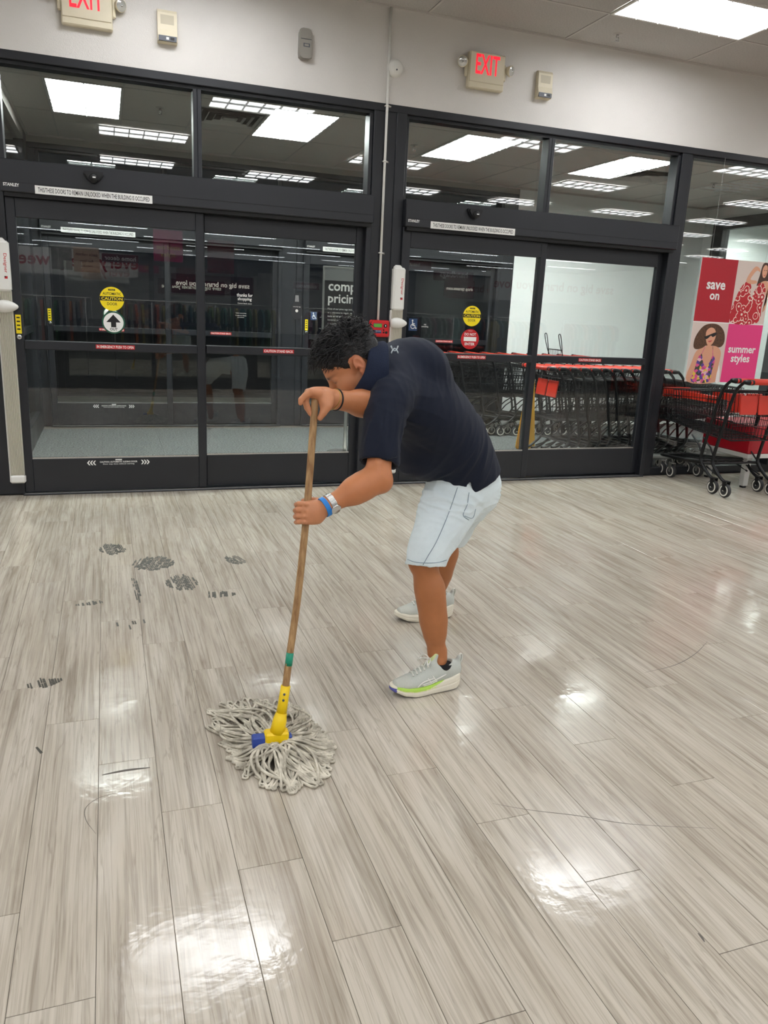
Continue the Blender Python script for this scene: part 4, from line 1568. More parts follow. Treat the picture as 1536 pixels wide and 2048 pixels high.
# yellow folding floor sign between the cart rows
fs = empty('floor_sign', (4.52, 7.75, 0), 0.5, label='yellow folding floor sign standing behind the nearer cart row', category='floor sign')
M_fs = pm('floor_sign_yellow', (232, 170, 12), 0.45)
for sg in (-1, 1):
    q = MB()
    q.prism([(-0.16, 0.02), (-0.10, 0.0), (0.10, 0.0), (0.16, 0.02), (0.085, 0.66), (-0.085, 0.66)], (0, 0, 0), EX, (0, -sg * 0.177, 0.984), EY, 0.012, M_fs)
    q.v = [(x, y + sg * 0.125, z) for x, y, z in q.v]
    q.build('sign_leaf', fs)
q = MB()
q.box((-0.05, -0.02, 0.62), (0.05, 0.02, 0.70), M_fs, bev=0.008)
q.build('hinge_grip', fs)
fs.scale = (0.55, 0.6, 1.36)

# ------------------------------------------------------------------ implicit-surface toolkit (numpy) for bodies and clothes
def unit(v):
    v = np.array(v, float)
    return v / (np.linalg.norm(v) + 1e-12)


_rng = np.random.RandomState(3)
_PERM = np.concatenate([_rng.permutation(256)] * 3)
_GRAD = _rng.normal(size=(256, 3))
_GRAD /= np.linalg.norm(_GRAD, axis=1)[:, None]


def gnoise(P):
    """Gradient noise for an (n,3) array, about -0.7..0.7."""
    P = np.asarray(P, float)
    I = np.floor(P).astype(int)
    Fr = P - I
    I &= 255
    u = Fr * Fr * Fr * (Fr * (Fr * 6 - 15) + 10)
    tot = 0
    for dx in (0, 1):
        for dy in (0, 1):
            for dz in (0, 1):
                h = _PERM[_PERM[_PERM[(I[:, 0] + dx) & 255] + ((I[:, 1] + dy) & 255)] + ((I[:, 2] + dz) & 255)]
                g = _GRAD[h]
                d = (g * (Fr - (dx, dy, dz))).sum(1)
                w = (u[:, 0] if dx else 1 - u[:, 0]) * (u[:, 1] if dy else 1 - u[:, 1]) * (u[:, 2] if dz else 1 - u[:, 2])
                tot = tot + w * d
    return tot


class Grid:
    def __init__(self, lo, hi, h):
        self.lo = np.array(lo, float)
        self.h = h
        self.n = np.ceil((np.array(hi, float) - self.lo) / h).astype(int) + 1
        self.g = np.full(self.n, 1.0, np.float32)

    def sub(self, lo, hi):
        a = np.clip(np.floor((np.array(lo) - self.lo) / self.h).astype(int), 0, self.n)
        b = np.clip(np.ceil((np.array(hi) - self.lo) / self.h).astype(int) + 1, 0, self.n)
        if (b <= a).any():
            return None
        ax = [(self.lo[i] + self.h * np.arange(a[i], b[i])).astype(np.float32) for i in range(3)]
        sl = tuple(slice(a[i], b[i]) for i in range(3))
        return sl, ax[0][:, None, None], ax[1][None, :, None], ax[2][None, None, :]

    def put(self, sl, d, k, op='add'):
        g = self.g[sl]
        if op == 'add':
            if k:
                h = np.clip(k - np.abs(g - d), 0, None) / k
                self.g[sl] = np.minimum(g, d) - h * h * k * 0.25
            else:
                self.g[sl] = np.minimum(g, d)
        else:
            d = -d
            if k:
                h = np.clip(k - np.abs(g - d), 0, None) / k
                self.g[sl] = np.maximum(g, d) + h * h * k * 0.25
            else:
                self.g[sl] = np.maximum(g, d)

    def cone(self, a, b, ra, rb, k=0.02, op='add', pad=0.05):
        """Tapered capsule."""
        a, b = np.array(a, np.float32), np.array(b, np.float32)
        r = max(ra, rb) + pad
        s = self.sub(np.minimum(a, b) - r, np.maximum(a, b) + r)
        if s is None:
            return self
        sl, X, Y, Zz = s
        ab = b - a
        t = np.clip(((X - a[0]) * ab[0] + (Y - a[1]) * ab[1] + (Zz - a[2]) * ab[2]) / (ab @ ab + 1e-12), 0, 1)
        d = np.sqrt((X - a[0] - t * ab[0]) ** 2 + (Y - a[1] - t * ab[1]) ** 2 + (Zz - a[2] - t * ab[2]) ** 2) - (ra + (rb - ra) * t)
        self.put(sl, d, k, op)
        return self

    def ell(self, c, r, axes=None, k=0.02, op='add', pad=0.05):
        """Ellipsoid with optional axes (rows)."""
        c = np.array(c, np.float32)
        r = np.array(r, np.float32)
        R = float(r.max()) + pad
        s = self.sub(c - R, c + R)
        if s is None:
            return self
        sl, X, Y, Zz = s
        X, Y, Zz = X - c[0], Y - c[1], Zz - c[2]
        A = np.eye(3, dtype=np.float32) if axes is None else np.array(axes, np.float32)
        p = [X * A[i, 0] + Y * A[i, 1] + Zz * A[i, 2] for i in range(3)]
        k0 = np.sqrt(sum((p[i] / r[i]) ** 2 for i in range(3)))
        k1 = np.sqrt(sum((p[i] / r[i] ** 2) ** 2 for i in range(3))) + 1e-6
        self.put(sl, k0 * (k0 - 1) / k1, k, op)
        return self

    def loft(self, rows, k=0.02, op='add', pad=0.05, sub=4):
        """rows: (centre, lateral_dir, half_lateral, half_depth); smooth elliptical sweep."""
        C = spline([r[0] for r in rows], sub)
        Lv = spline([unit(r[1]) for r in rows], sub)
        A = spline([[r[2]] for r in rows], sub)[:, 0]
        B = spline([[r[3]] for r in rows], sub)[:, 0]
        lo = (C - np.maximum(A, B)[:, None]).min(0) - pad
        hi = (C + np.maximum(A, B)[:, None]).max(0) + pad
        s0 = self.sub(lo, hi)
        if s0 is None:
            return self
        sl0 = s0[0]
        tmp = np.full([q.stop - q.start for q in sl0], 1.0, np.float32)
        off = np.array([q.start for q in sl0])
        for i in range(len(C) - 1):
            a, b = C[i], C[i + 1]
            R = max(A[i], A[i + 1], B[i], B[i + 1]) + pad
            s = self.sub(np.minimum(a, b) - R, np.maximum(a, b) + R)
            if s is None:
                continue
            sl, X, Y, Zz = s
            ab = b - a
            T = unit(ab)
            U = unit(Lv[i] + Lv[i + 1])
            U = unit(U - T * (U @ T))
            V = np.cross(T, U)
            ln = np.linalg.norm(ab)
            w0 = (X - a[0]) * T[0] + (Y - a[1]) * T[1] + (Zz - a[2]) * T[2]
            t = np.clip(w0 / ln, 0, 1).astype(np.float32)
            qa = A[i] + (A[i + 1] - A[i]) * t
            qb = B[i] + (B[i + 1] - B[i]) * t
            cx, cy, cz = a[0] + ab[0] * t, a[1] + ab[1] * t, a[2] + ab[2] * t
            px, py, pz = X - cx, Y - cy, Zz - cz
            u = px * U[0] + py * U[1] + pz * U[2]
            v = px * V[0] + py * V[1] + pz * V[2]
            w = w0 - t * ln
            m = np.minimum(qa, qb) * 0.8
            k0 = np.sqrt((u / qa) ** 2 + (v / qb) ** 2 + (w / m) ** 2)
            k1 = np.sqrt((u / qa ** 2) ** 2 + (v / qb ** 2) ** 2 + (w / m ** 2) ** 2) + 1e-6
            d = (k0 * (k0 - 1) / k1).astype(np.float32)
            ts = tuple(slice(q.start - o, q.stop - o) for q, o in zip(sl, off))
            ts = tuple(slice(max(0, q.start), q.stop) for q in ts)
            big = tmp[ts]
            # clip the segment box to the loft box
            cut = tuple(slice(max(0, o - q.start), max(0, o - q.start) + n) for q, o, n in zip(sl, off, big.shape))
            tmp[ts] = np.minimum(big, d[cut])
        self.put(sl0, tmp, k, op)
        return self

    def plane(self, p, n, keep_below=True, k=0.0):
        """Cut away everything on the side the normal points to."""
        n = unit(n)
        X, Y, Zz = self.axes()
        d = ((X - p[0]) * n[0] + (Y - p[1]) * n[1] + (Zz - p[2]) * n[2]).astype(np.float32)
        self.put((slice(None),) * 3, -d if keep_below else d, k, 'sub')
        return self

    def axes(self):
        ax = [(self.lo[i] + self.h * np.arange(self.n[i])).astype(np.float32) for i in range(3)]
        return ax[0][:, None, None], ax[1][None, :, None], ax[2][None, None, :]

    def shell(self, t):
        """Hollow it: keep a skin of thickness t."""
        self.g = np.maximum(self.g, -(self.g + t))
        return self

    def value(self, P):
        P = np.atleast_2d(P)
        q = (P - self.lo) / self.h
        i = np.clip(np.floor(q).astype(int), 0, self.n - 2)
        f = np.clip(q - i, 0, 1)
        out = 0
        for dx in (0, 1):
            for dy in (0, 1):
                for dz in (0, 1):
                    w = (f[:, 0] if dx else 1 - f[:, 0]) * (f[:, 1] if dy else 1 - f[:, 1]) * (f[:, 2] if dz else 1 - f[:, 2])
                    out = out + w * self.g[i[:, 0] + dx, i[:, 1] + dy, i[:, 2] + dz]
        return out

    def normal(self, p):
        e = self.h
        p = np.array(p, float)
        return unit([self.value(p + np.eye(3)[i] * e)[0] - self.value(p - np.eye(3)[i] * e)[0] for i in range(3)])

    def cast(self, o, d, tmax=5.0):
        """First surface point along a ray."""
        o, d = np.array(o, float), unit(d)
        # enter the box
        t0, t1 = 0.0, tmax
        hi = self.lo + self.h * (self.n - 1)
        for i in range(3):
            if abs(d[i]) < 1e-9:
                continue
            a, b = (self.lo[i] - o[i]) / d[i], (hi[i] - o[i]) / d[i]
            t0, t1 = max(t0, min(a, b)), min(t1, max(a, b))
        if t1 <= t0:
            return None
        ts = np.arange(t0, t1, self.h * 0.5)
        v = self.value(o + ts[:, None] * d)
        idx = np.nonzero(v < 0)[0]
        if len(idx) == 0:
            return None
        i = idx[0]
        if i == 0:
            return o + ts[0] * d
        a, b = v[i - 1], v[i]
        return o + (ts[i - 1] + (ts[i] - ts[i - 1]) * a / (a - b)) * d

    def hit(self, u, v):
        """Point of the surface on the sight line of a measured photo point."""
        d = AX.T @ np.array([(u - 768) / FPX, -(v - 1024) / FPX, 1.0])
        return self.cast((0, 0, CAM_H), d, 12.0)

    def mesh(self):
        """Naive surface nets -> vertices, quads."""
        g = self.g
        s = g < 0
        nx, ny, nz = g.shape
        cnt = np.zeros((nx - 1, ny - 1, nz - 1), np.int8)
        for dx in (0, 1):
            for dy in (0, 1):
                for dz in (0, 1):
                    cnt += s[dx:nx - 1 + dx, dy:ny - 1 + dy, dz:nz - 1 + dz]
        act = (cnt > 0) & (cnt < 8)
        idx = np.argwhere(act)
        ids = np.full(act.shape, -1, np.int64)
        ids[act] = np.arange(len(idx))
        acc = np.zeros((len(idx), 3))
        num = np.zeros(len(idx))
        cor = [(0, 0, 0), (1, 0, 0), (0, 1, 0), (1, 1, 0), (0, 0, 1), (1, 0, 1), (0, 1, 1), (1, 1, 1)]
        val = {c: g[idx[:, 0] + c[0], idx[:, 1] + c[1], idx[:, 2] + c[2]] for c in cor}
        for ax in range(3):
            for c in cor:
                if c[ax] == 1:
                    continue
                c2 = list(c)
                c2[ax] = 1
                a, b = val[c], val[tuple(c2)]
                m = (a < 0) != (b < 0)
                t = np.where(m, a / np.where(m, a - b, 1), 0)
                p = np.tile(np.array(c, float), (len(idx), 1))
                p[:, ax] += t
                acc += p * m[:, None]
                num += m
        V = self.lo + self.h * (idx + acc / num[:, None])
        Q = []
        for ax in range(3):
            o1, o2 = [(1, 2), (2, 0), (0, 1)][ax]
            sl_a = [slice(None)] * 3
            sl_b = [slice(None)] * 3
            sl_a[ax] = slice(0, g.shape[ax] - 1)
            sl_b[ax] = slice(1, g.shape[ax])
            diff = s[tuple(sl_a)] != s[tuple(sl_b)]
            e = np.argwhere(diff)
            e = e[(e[:, o1] > 0) & (e[:, o2] > 0) & (e[:, o1] < g.shape[o1] - 1) & (e[:, o2] < g.shape[o2] - 1)]
            inside = s[e[:, 0], e[:, 1], e[:, 2]]
            q = []
            for d1, d2 in ((1, 1), (0, 1), (0, 0), (1, 0)):
                c = e.copy()
                c[:, o1] -= d1
                c[:, o2] -= d2
                q.append(ids[c[:, 0], c[:, 1], c[:, 2]])
            q = np.stack(q, 1)
            q[~inside] = q[~inside][:, ::-1]
            Q.append(q)
        return V, np.concatenate(Q)


def vnormals(V, Q):
    n = np.cross(V[Q[:, 2]] - V[Q[:, 0]], V[Q[:, 3]] - V[Q[:, 1]])
    out = np.zeros_like(V)
    for j in range(4):
        np.add.at(out, Q[:, j], n)
    return out / (np.linalg.norm(out, axis=1)[:, None] + 1e-12)


def relax(V, Q, it=2, f=0.5):
    for _ in range(it):
        acc = np.zeros_like(V)
        num = np.zeros(len(V))
        for j in range(4):
            a, b = Q[:, j], Q[:, (j + 1) % 4]
            np.add.at(acc, a, V[b])
            np.add.at(acc, b, V[a])
            np.add.at(num, a, 1)
            np.add.at(num, b, 1)
        V = V + f * (acc / np.maximum(num, 1)[:, None] - V)
    return V


def np_mesh(name, V, Q, mats, parent=None, face_mat=None, tint=None, smooth=True, **props):
    me = bpy.data.meshes.new(name)
    me.vertices.add(len(V))
    me.vertices.foreach_set('co', np.asarray(V, np.float32).ravel())
    k = Q.shape[1]
    me.loops.add(len(Q) * k)
    me.loops.foreach_set('vertex_index', Q.astype(np.int32).ravel())
    me.polygons.add(len(Q))
    me.polygons.foreach_set('loop_start', np.arange(0, len(Q) * k, k, dtype=np.int32))
    me.polygons.foreach_set('loop_total', np.full(len(Q), k, np.int32))
    me.polygons.foreach_set('use_smooth', np.full(len(Q), smooth))
    for m in mats:
        me.materials.append(m)
    if face_mat is not None:
        me.polygons.foreach_set('material_index', np.asarray(face_mat, np.int32))
    me.update(calc_edges=True)
    me.validate()
    if tint is not None:
        a = me.color_attributes.new('tint', 'FLOAT_COLOR', 'POINT')
        a.data.foreach_set('color', np.concatenate([tint, np.ones((len(V), 1))], 1).astype(np.float32).ravel())
    o = bpy.data.objects.new(name, me)
    COL.objects.link(o)
    if parent is not None:
        o.parent = parent
    for kk, vv in props.items():
        o[kk] = vv
    return o


def tint_mat(name, rough=0.5, spec=0.4, sss=0.0, bump=0.0, bump_scale=120, sheen=0.0, stretch=None, var=0.0, var_scale=40):
    """Colour comes from the mesh's own 'tint' attribute, with fine noise and relief."""
    m, nt, b, N, L = nodes_of(name)
    at = N.new('ShaderNodeAttribute')
    at.attribute_name = 'tint'
    src = at.outputs['Color']
    tc = N.new('ShaderNodeTexCoord')
    mp = N.new('ShaderNodeMapping')
    if stretch:
        mp.inputs['Scale'].default_value = stretch
    L.new(tc.outputs['Object'], mp.inputs['Vector'])
    if var:
        n = N.new('ShaderNodeTexNoise')
        n.inputs['Scale'].default_value = var_scale
        n.inputs['Detail'].default_value = 4
        L.new(mp.outputs[0], n.inputs['Vector'])
        mr = N.new('ShaderNodeMapRange')
        mr.inputs['To Min'].default_value = 1 - var
        mr.inputs['To Max'].default_value = 1 + var
        L.new(n.outputs['Fac'], mr.inputs['Value'])
        hs = N.new('ShaderNodeHueSaturation')
        L.new(src, hs.inputs['Color'])
        L.new(mr.outputs[0], hs.inputs['Value'])
        src = hs.outputs[0]
    L.new(src, b.inputs['Base Color'])
    b.inputs['Roughness'].default_value = rough
    b.inputs['Specular IOR Level'].default_value = spec
    if sheen:
        b.inputs['Sheen Weight'].default_value = sheen
    if sss:
        b.inputs['Subsurface Weight'].default_value = sss
        b.inputs['Subsurface Radius'].default_value = (0.010, 0.004, 0.002)
    if bump:
        n2 = N.new('ShaderNodeTexNoise')
        n2.inputs['Scale'].default_value = bump_scale
        n2.inputs['Detail'].default_value = 3
        L.new(mp.outputs[0], n2.inputs['Vector'])
        bp = N.new('ShaderNodeBump')
        bp.inputs['Strength'].default_value = bump
        bp.inputs['Distance'].default_value = 0.004
        L.new(n2.outputs['Fac'], bp.inputs['Height'])
        L.new(bp.outputs['Normal'], b.inputs['Normal'])
    return m

# ------------------------------------------------------------------ the man with the mop
M_skin = tint_mat('skin', 0.48, 0.4, sss=0.05, bump=0.12, bump_scale=220, var=0.05, var_scale=30)
SK_ARM = np.array(lin((190, 122, 80)))
SK_FACE = np.array(lin((198, 134, 95)))
SK_HAND = np.array(lin((204, 140, 102)))
SK_LEG = np.array(lin((172, 110, 68)))

POLE = [W(552, 1478, 2.285), W(566, 1410, 2.304), W(578, 1320, 2.330), W(596, 1190, 2.370), W(612, 1040, 2.418), W(620, 940, 2.450), W(628, 830, 2.488), W(629.5, 806, 2.496)]
POLE_C = spline(POLE, 8)


def pole_at(z):
    i = int(np.argmin(np.abs(POLE_C[:, 2] - z)))
    i = min(max(i, 1), len(POLE_C) - 2)
    return POLE_C[i], unit(POLE_C[i + 1] - POLE_C[i - 1])


# joints
L_sh, L_el, L_wr = W(776, 802, 2.53), W(754, 957, 2.42), W(657, 1010, 2.39)
R_sh, R_el, R_wr = W(800, 742, 2.86), W(764, 812, 2.62), W(668, 799, 2.535)
L_hip, L_kn, L_an = W(925, 940, 2.80), W(848, 1122, 2.66), W(876, 1304, 2.62)
R_hip, R_kn, R_an = W(935, 930, 2.94), W(897, 1068, 3.16), W(872, 1188, 3.30)
NECK = W(742, 742, 2.67)

body = Grid((0.50, 2.28, 0.02), (1.72, 3.45, 1.50), 0.0032)
# legs
for hip, kn, an, sd in ((L_hip, L_kn, L_an, -1), (R_hip, R_kn, R_an, 1)):
    back = np.array((1.0, 0, 0))
    body.cone(hip, kn, 0.058, 0.050, 0.02)
    ax = unit(an - kn)
    body.cone(kn + ax * 0.0, kn + ax * 0.30, 0.0535, 0.043, 0.03)
    body.cone(kn + ax * 0.12 + back * 0.012, kn + ax * 0.24 + back * 0.006, 0.050, 0.042, 0.05)
    body.cone(kn + ax * 0.25, an - (0, 0, 0.03), 0.042, 0.0345, 0.03)
    body.ell(kn + np.array((-0.022, 0, 0.004)), (0.034, 0.036, 0.042), k=0.03)
    body.cone(an, an + np.array((0.0, 0, -0.09)), 0.034, 0.033, 0.02)
    body.ell(an + np.array((0.0, -0.034, -0.035)), (0.012, 0.010, 0.014), k=0.02)
# trunk core (under the clothes)
body.cone(W(922, 905, 2.86), W(860, 830, 2.80), 0.10, 0.11, 0.04)
body.cone(W(860, 830, 2.80), W(795, 765, 2.73), 0.115, 0.075, 0.04)
body.cone(L_hip, R_hip, 0.075, 0.075, 0.04)
body.cone(W(795, 765, 2.73), L_sh, 0.060, 0.045, 0.03)
body.cone(W(795, 765, 2.73), R_sh, 0.060, 0.045, 0.03)
# arms
for sh, el, wr, wr_r in ((L_sh, L_el, L_wr, 0.0275), (R_sh, R_el, R_wr, 0.0315)):
    body.cone(sh, el, 0.046, 0.042, 0.02)
    d = unit(wr - el)
    ln = np.linalg.norm(wr - el)
    body.cone(el, el + d * ln * 0.45, 0.043, 0.044, 0.03)
    body.cone(el + d * ln * 0.30, wr, 0.045, wr_r, 0.03)
body.ell(L_el + np.array((0.022, 0.0, -0.016)), (0.028, 0.030, 0.028), k=0.03)


# ---- hands
def finger(pts, rs, k=0.0025):
    for a, b, ra, rb in zip(pts[:-1], pts[1:], rs[:-1], rs[1:]):
        body.cone(a, b, ra, rb, k, pad=0.02)


# lower hand: palm on the camera side of the pole, fingers round its far side
pc, pa = pole_at(W(613.5, 1029, 2.421)[2])
e1 = unit(np.array((0.10, -1.0, 0.12)) - pa * (np.array((0.10, -1.0, 0.12)) @ pa))
e2 = unit(np.cross(pa, e1))
if e2[0] > 0:
    e2 = -e2


def H(a, b, h):
    return pc + e1 * a + e2 * b + pa * h


wr_h = L_wr
for h, r in ((0.026, 0.016), (0.008, 0.017), (-0.010, 0.016), (-0.027, 0.0145)):
    body.cone(H(0.028, -0.030, h * 0.85 + 0.004), H(0.028, 0.012, h), r, r * 0.80, 0.010)
body.ell(H(0.030, -0.012, 0.004), (0.040, 0.019, 0.036), (e2, e1, pa), 0.016)
body.cone(wr_h, H(0.028, -0.030, 0.008), 0.0265, 0.026, 0.02)
for h, sc in ((0.0295, 0.96), (0.0095, 1.0), (-0.0105, 0.95), (-0.0295, 0.84)):
    lean = -0.006
    finger([H(0.032, 0.018, h), H(0.016, 0.036 * sc + 0.002, h + lean * 0.4), H(-0.010, 0.036 * sc, h + lean), H(-0.024, 0.016, h + lean), H(-0.025, -0.002, h + lean)],
           [0.0098 * sc, 0.0096 * sc, 0.0090 * sc, 0.0084 * sc, 0.0074 * sc])
    body.ell(H(0.0385, 0.018, h), (0.009, 0.010, 0.0075), k=0.003)
finger([H(0.022, -0.030, 0.022), H(0.004, -0.030, 0.040), H(-0.018, -0.016, 0.042), H(-0.026, 0.006, 0.036)], [0.016, 0.0135, 0.0115, 0.0095])

# upper hand: draped over the end of the pole, index finger loose
tp, ta = POLE_C[-1], unit(POLE_C[-1] - POLE_C[-6])
f1 = unit(np.array((0.05, -1.0, 0.05)))            # towards the camera
f2 = unit(np.array((-1.0, 0.02, 0.0)))             # towards the mop side


def Hr(l, c, h):
    """l towards the left of the picture, c towards the camera, h up, from the pole end."""
    return tp + f2 * l + f1 * c + np.array((0, 0, h))


body.cone(R_wr, Hr(-0.042, -0.012, 0.022), 0.027, 0.029, 0.02)
body.ell(Hr(-0.018, -0.016, 0.030), (0.044, 0.036, 0.023), (unit(f2 + np.array((0, 0, 0.12))), f1, unit(np.array((0.1, 0, 1)))), 0.016)
knuck = [Hr(0.018, 0.016, 0.036), Hr(0.020, -0.004, 0.038), Hr(0.018, -0.024, 0.036), Hr(0.012, -0.042, 0.030)]
# index lies out along the pole top
finger([Hr(-0.010, 0.010, 0.034), knuck[0] + (0, 0, 0.002), Hr(0.036, 0.014, 0.026), Hr(0.050, 0.014, 0.012), Hr(0.052, 0.014, 0.000)], [0.015, 0.0118, 0.0105, 0.0095, 0.008])
for i, (c, dn, l) in enumerate(((0.000, 0.052, 0.024), (-0.020, 0.050, 0.022), (-0.038, 0.040, 0.018))):
    finger([Hr(-0.010, c, 0.032), knuck[i + 1], Hr(l + 0.006, c, 0.006), Hr(l - 0.002, c + 0.003, -0.020), Hr(l - 0.012, c + 0.006, -dn + 0.012)], [0.0135, 0.0100, 0.0095, 0.0088, 0.0076])
finger([Hr(-0.044, 0.004, 0.012), Hr(-0.034, 0.022, -0.008), Hr(-0.022, 0.026, -0.030), Hr(-0.012, 0.024, -0.048)], [0.019, 0.0155, 0.0125, 0.0095])
body.ell(Hr(-0.034, 0.010, 0.0), (0.022, 0.020, 0.026), k=0.015)

# ---- neck and head
hf = unit((-0.735, 0.16, -0.655))
hs = unit(np.cross((-0.655, 0.10, 0.745), hf))      # his left: towards the camera
if hs[1] > 0:
    hs = -hs
hu = unit(np.cross(hf, hs))
if hu[2] < 0:
    hu = -hu
HO = W(716, 734, 2.600) - hs * 0.078
HSC = 1.05
HA = np.array([hf, hu, hs])


def HD(f, u, s):
    return HO + HSC * (hf * f + hu * u + hs * s)


body.cone(HD(-0.030, -0.035, 0), NECK + np.array((0.04, 0, 0.0)), 0.056, 0.054, 0.02)
body.cone(HD(0.005, -0.060, 0), NECK + np.array((0.02, 0, -0.030)), 0.042, 0.045, 0.02)
body.ell(HD(-0.006, 0.045, 0), (0.098 * HSC, 0.083 * HSC, 0.076 * HSC), HA, 0.02)
body.ell(HD(0.040, 0.040, 0), (0.062 * HSC, 0.060 * HSC, 0.066 * HSC), HA, 0.02)
body.ell(HD(0.040, -0.028, 0), (0.058 * HSC, 0.067 * HSC, 0.058 * HSC), HA, 0.025)
for s in (-1, 1):
    body.cone(HD(0.000, -0.050, 0.050 * s), HD(0.068, -0.087, 0.020 * s), 0.024, 0.020, 0.025)
    body.ell(HD(0.066, -0.020, 0.046 * s), (0.028, 0.024, 0.020), HA, 0.025)
body.ell(HD(0.080, -0.088, 0), (0.024, 0.020, 0.026), HA, 0.02)
body.cone(HD(0.092, 0.024, -0.032), HD(0.092, 0.024, 0.032), 0.0125, 0.0125, 0.02)
for s in (-1, 1):
    body.ell(HD(0.106, 0.004, 0.033 * s), (0.015, 0.013, 0.019), HA, 0.012, 'sub')
    body.ell(HD(0.082, 0.003, 0.033 * s), (0.0135, 0.0125, 0.0145), HA, 0.005)
    body.cone(HD(0.089, 0.013, 0.018 * s), HD(0.084, 0.011, 0.048 * s), 0.005, 0.005, 0.008)
body.cone(HD(0.098, 0.012, 0), HD(0.119, -0.026, 0), 0.0095, 0.0120, 0.014)
for s in (-1, 1):
    body.ell(HD(0.108, -0.031, 0.013 * s), (0.0115, 0.009, 0.008), HA, 0.008)
    body.ell(HD(0.109, -0.0395, 0.007 * s), (0.004, 0.003, 0.003), HA, 0.004, 'sub')
body.cone(HD(0.100, -0.057, -0.018), HD(0.100, -0.057, 0.018), 0.0085, 0.0085, 0.012)
body.cone(HD(0.098, -0.069, -0.015), HD(0.098, -0.069, 0.015), 0.0090, 0.0090, 0.010)
body.cone(HD(0.112, -0.0630, -0.022), HD(0.112, -0.0630, 0.022), 0.003, 0.003, 0.004, 'sub')
# ears
for s in (-1, 1):
    eA = np.array([unit(hf * 0.96 + hs * 0.30 * s), hu, unit(hs * s - hf * 0.30)])
    body.ell(HD(-0.010, 0.003, 0.079 * s), (0.0205, 0.033, 0.0095), eA, 0.008)
    body.ell(HD(-0.004, -0.028, 0.077 * s), (0.011, 0.012, 0.007), eA, 0.008)
    body.ell(HD(-0.007, 0.008, 0.0875 * s), (0.0135, 0.021, 0.0075), eA, 0.004, 'sub')
    body.ell(HD(0.000, -0.006, 0.088 * s), (0.007, 0.009, 0.012), eA, 0.004, 'sub')
    body.cone(HD(0.003, 0.012, 0.083 * s), HD(-0.012, -0.010, 0.084 * s), 0.003, 0.0035, 0.004)

V, Q = body.mesh()
V = relax(V, Q, 1, 0.4)
loc = (V - HO) @ HA.T / HSC
tint = np.tile(SK_ARM, (len(V), 1))


def blend(mask, col):
    global tint
    m = np.clip(mask, 0, 1)[:, None]
    tint = tint * (1 - m) + np.array(col) * m


blend((0.62 - V[:, 2]) / 0.03, SK_LEG)
fa_t = np.clip((V - R_el) @ (R_wr - R_el) / ((R_wr - R_el) @ (R_wr - R_el)), 0, 1.6)
fa_d = np.linalg.norm(V - R_el - fa_t[:, None] * (R_wr - R_el), axis=1)
head_m = (np.abs(loc).max(1) < 0.16).astype(float) * (V[:, 0] < 1.0) * (fa_d > 0.056)
blend(head_m, SK_FACE)
f_, u_, s_ = loc.T
stub = head_m * np.clip((-0.040 - u_ + 0.35 * np.clip(0.06 - f_, 0, 1)) / 0.02, 0, 1) * np.clip((f_ + 0.005) / 0.03, 0, 1)
blend(stub * 0.50, lin((104, 82, 66)))
blend(head_m * np.exp(-((u_ + 0.063) / 0.010) ** 2) * np.exp(-(s_ / 0.024) ** 2) * (f_ > 0.085) * 0.6, lin((176, 98, 84)))
brow = head_m * np.exp(-((u_ - 0.026) / 0.0055) ** 2) * np.exp(-((np.abs(s_) - 0.032) / 0.017) ** 2) * (f_ > 0.06)
blend(brow * 1.1, lin((40, 30, 26)))
lash = head_m * np.exp(-((u_ - 0.001) / 0.0028) ** 2) * np.exp(-((np.abs(s_) - 0.033) / 0.013) ** 2) * (f_ > 0.07)
blend(lash * 0.9, lin((50, 36, 30)))
ear = head_m * (np.abs(s_) > 0.074) * (np.abs(f_ + 0.007) < 0.03)
blend(ear * 0.35, lin((206, 118, 92)))
hm = np.maximum(np.clip((0.12 - np.linalg.norm(V - pc, axis=1)) / 0.06, 0, 1), np.clip((0.16 - np.linalg.norm(V - tp, axis=1)) / 0.10, 0, 1))
blend(hm * 0.8, SK_HAND)
tint *= (1 + 0.10 * gnoise(V * 14) + 0.06 * gnoise(V * 45))[:, None]
person = np_mesh('person', V, Q, [M_skin], tint=np.clip(tint, 0, 1), label='man in navy polo and pale denim shorts bending to mop the floor', category='person')

# ---- hair
hair = Grid(HO - 0.17, HO + 0.17, 0.0032)
hair.ell(HD(-0.008, 0.050, 0), (0.108 * HSC, 0.096 * HSC, 0.083 * HSC), HA, 0.02)
hair.ell(HD(0.042, 0.066, 0), (0.062 * HSC, 0.056 * HSC, 0.066 * HSC), HA, 0.03)
hair.ell(HD(-0.075, -0.005, 0), (0.030, 0.05, 0.055), HA, 0.03)
X, Y, Zz = hair.axes()
hf_ = ((X - HO[0]) * hf[0] + (Y - HO[1]) * hf[1] + (Zz - HO[2]) * hf[2]) / HSC
hu_ = ((X - HO[0]) * hu[0] + (Y - HO[1]) * hu[1] + (Zz - HO[2]) * hu[2]) / HSC
hs_ = ((X - HO[0]) * hs[0] + (Y - HO[1]) * hs[1] + (Zz - HO[2]) * hs[2]) / HSC
LINE_F = [-0.20, -0.085, -0.045, -0.028, -0.015, 0.012, 0.020, 0.030, 0.040, 0.055, 0.075, 0.092, 0.20]
LINE_U = [-0.058, -0.056, -0.036, 0.016, 0.038, 0.034, 0.006, -0.004, 0.010, 0.030, 0.044, 0.062, 0.075]
hl = np.interp(hf_.ravel(), LINE_F, LINE_U).reshape(hf_.shape) * 1.0 + 0.02 * np.clip(1 - np.abs(hs_) / 0.05, 0, 1) * (hf_ > 0.05)
cut = ((hl - hu_) * HSC * 0.8).astype(np.float32)
hair.g = np.maximum(hair.g, cut)
HV, HQ = hair.mesh()
HN = vnormals(HV, HQ)
hl_ = (HV - HO) @ HA.T / HSC
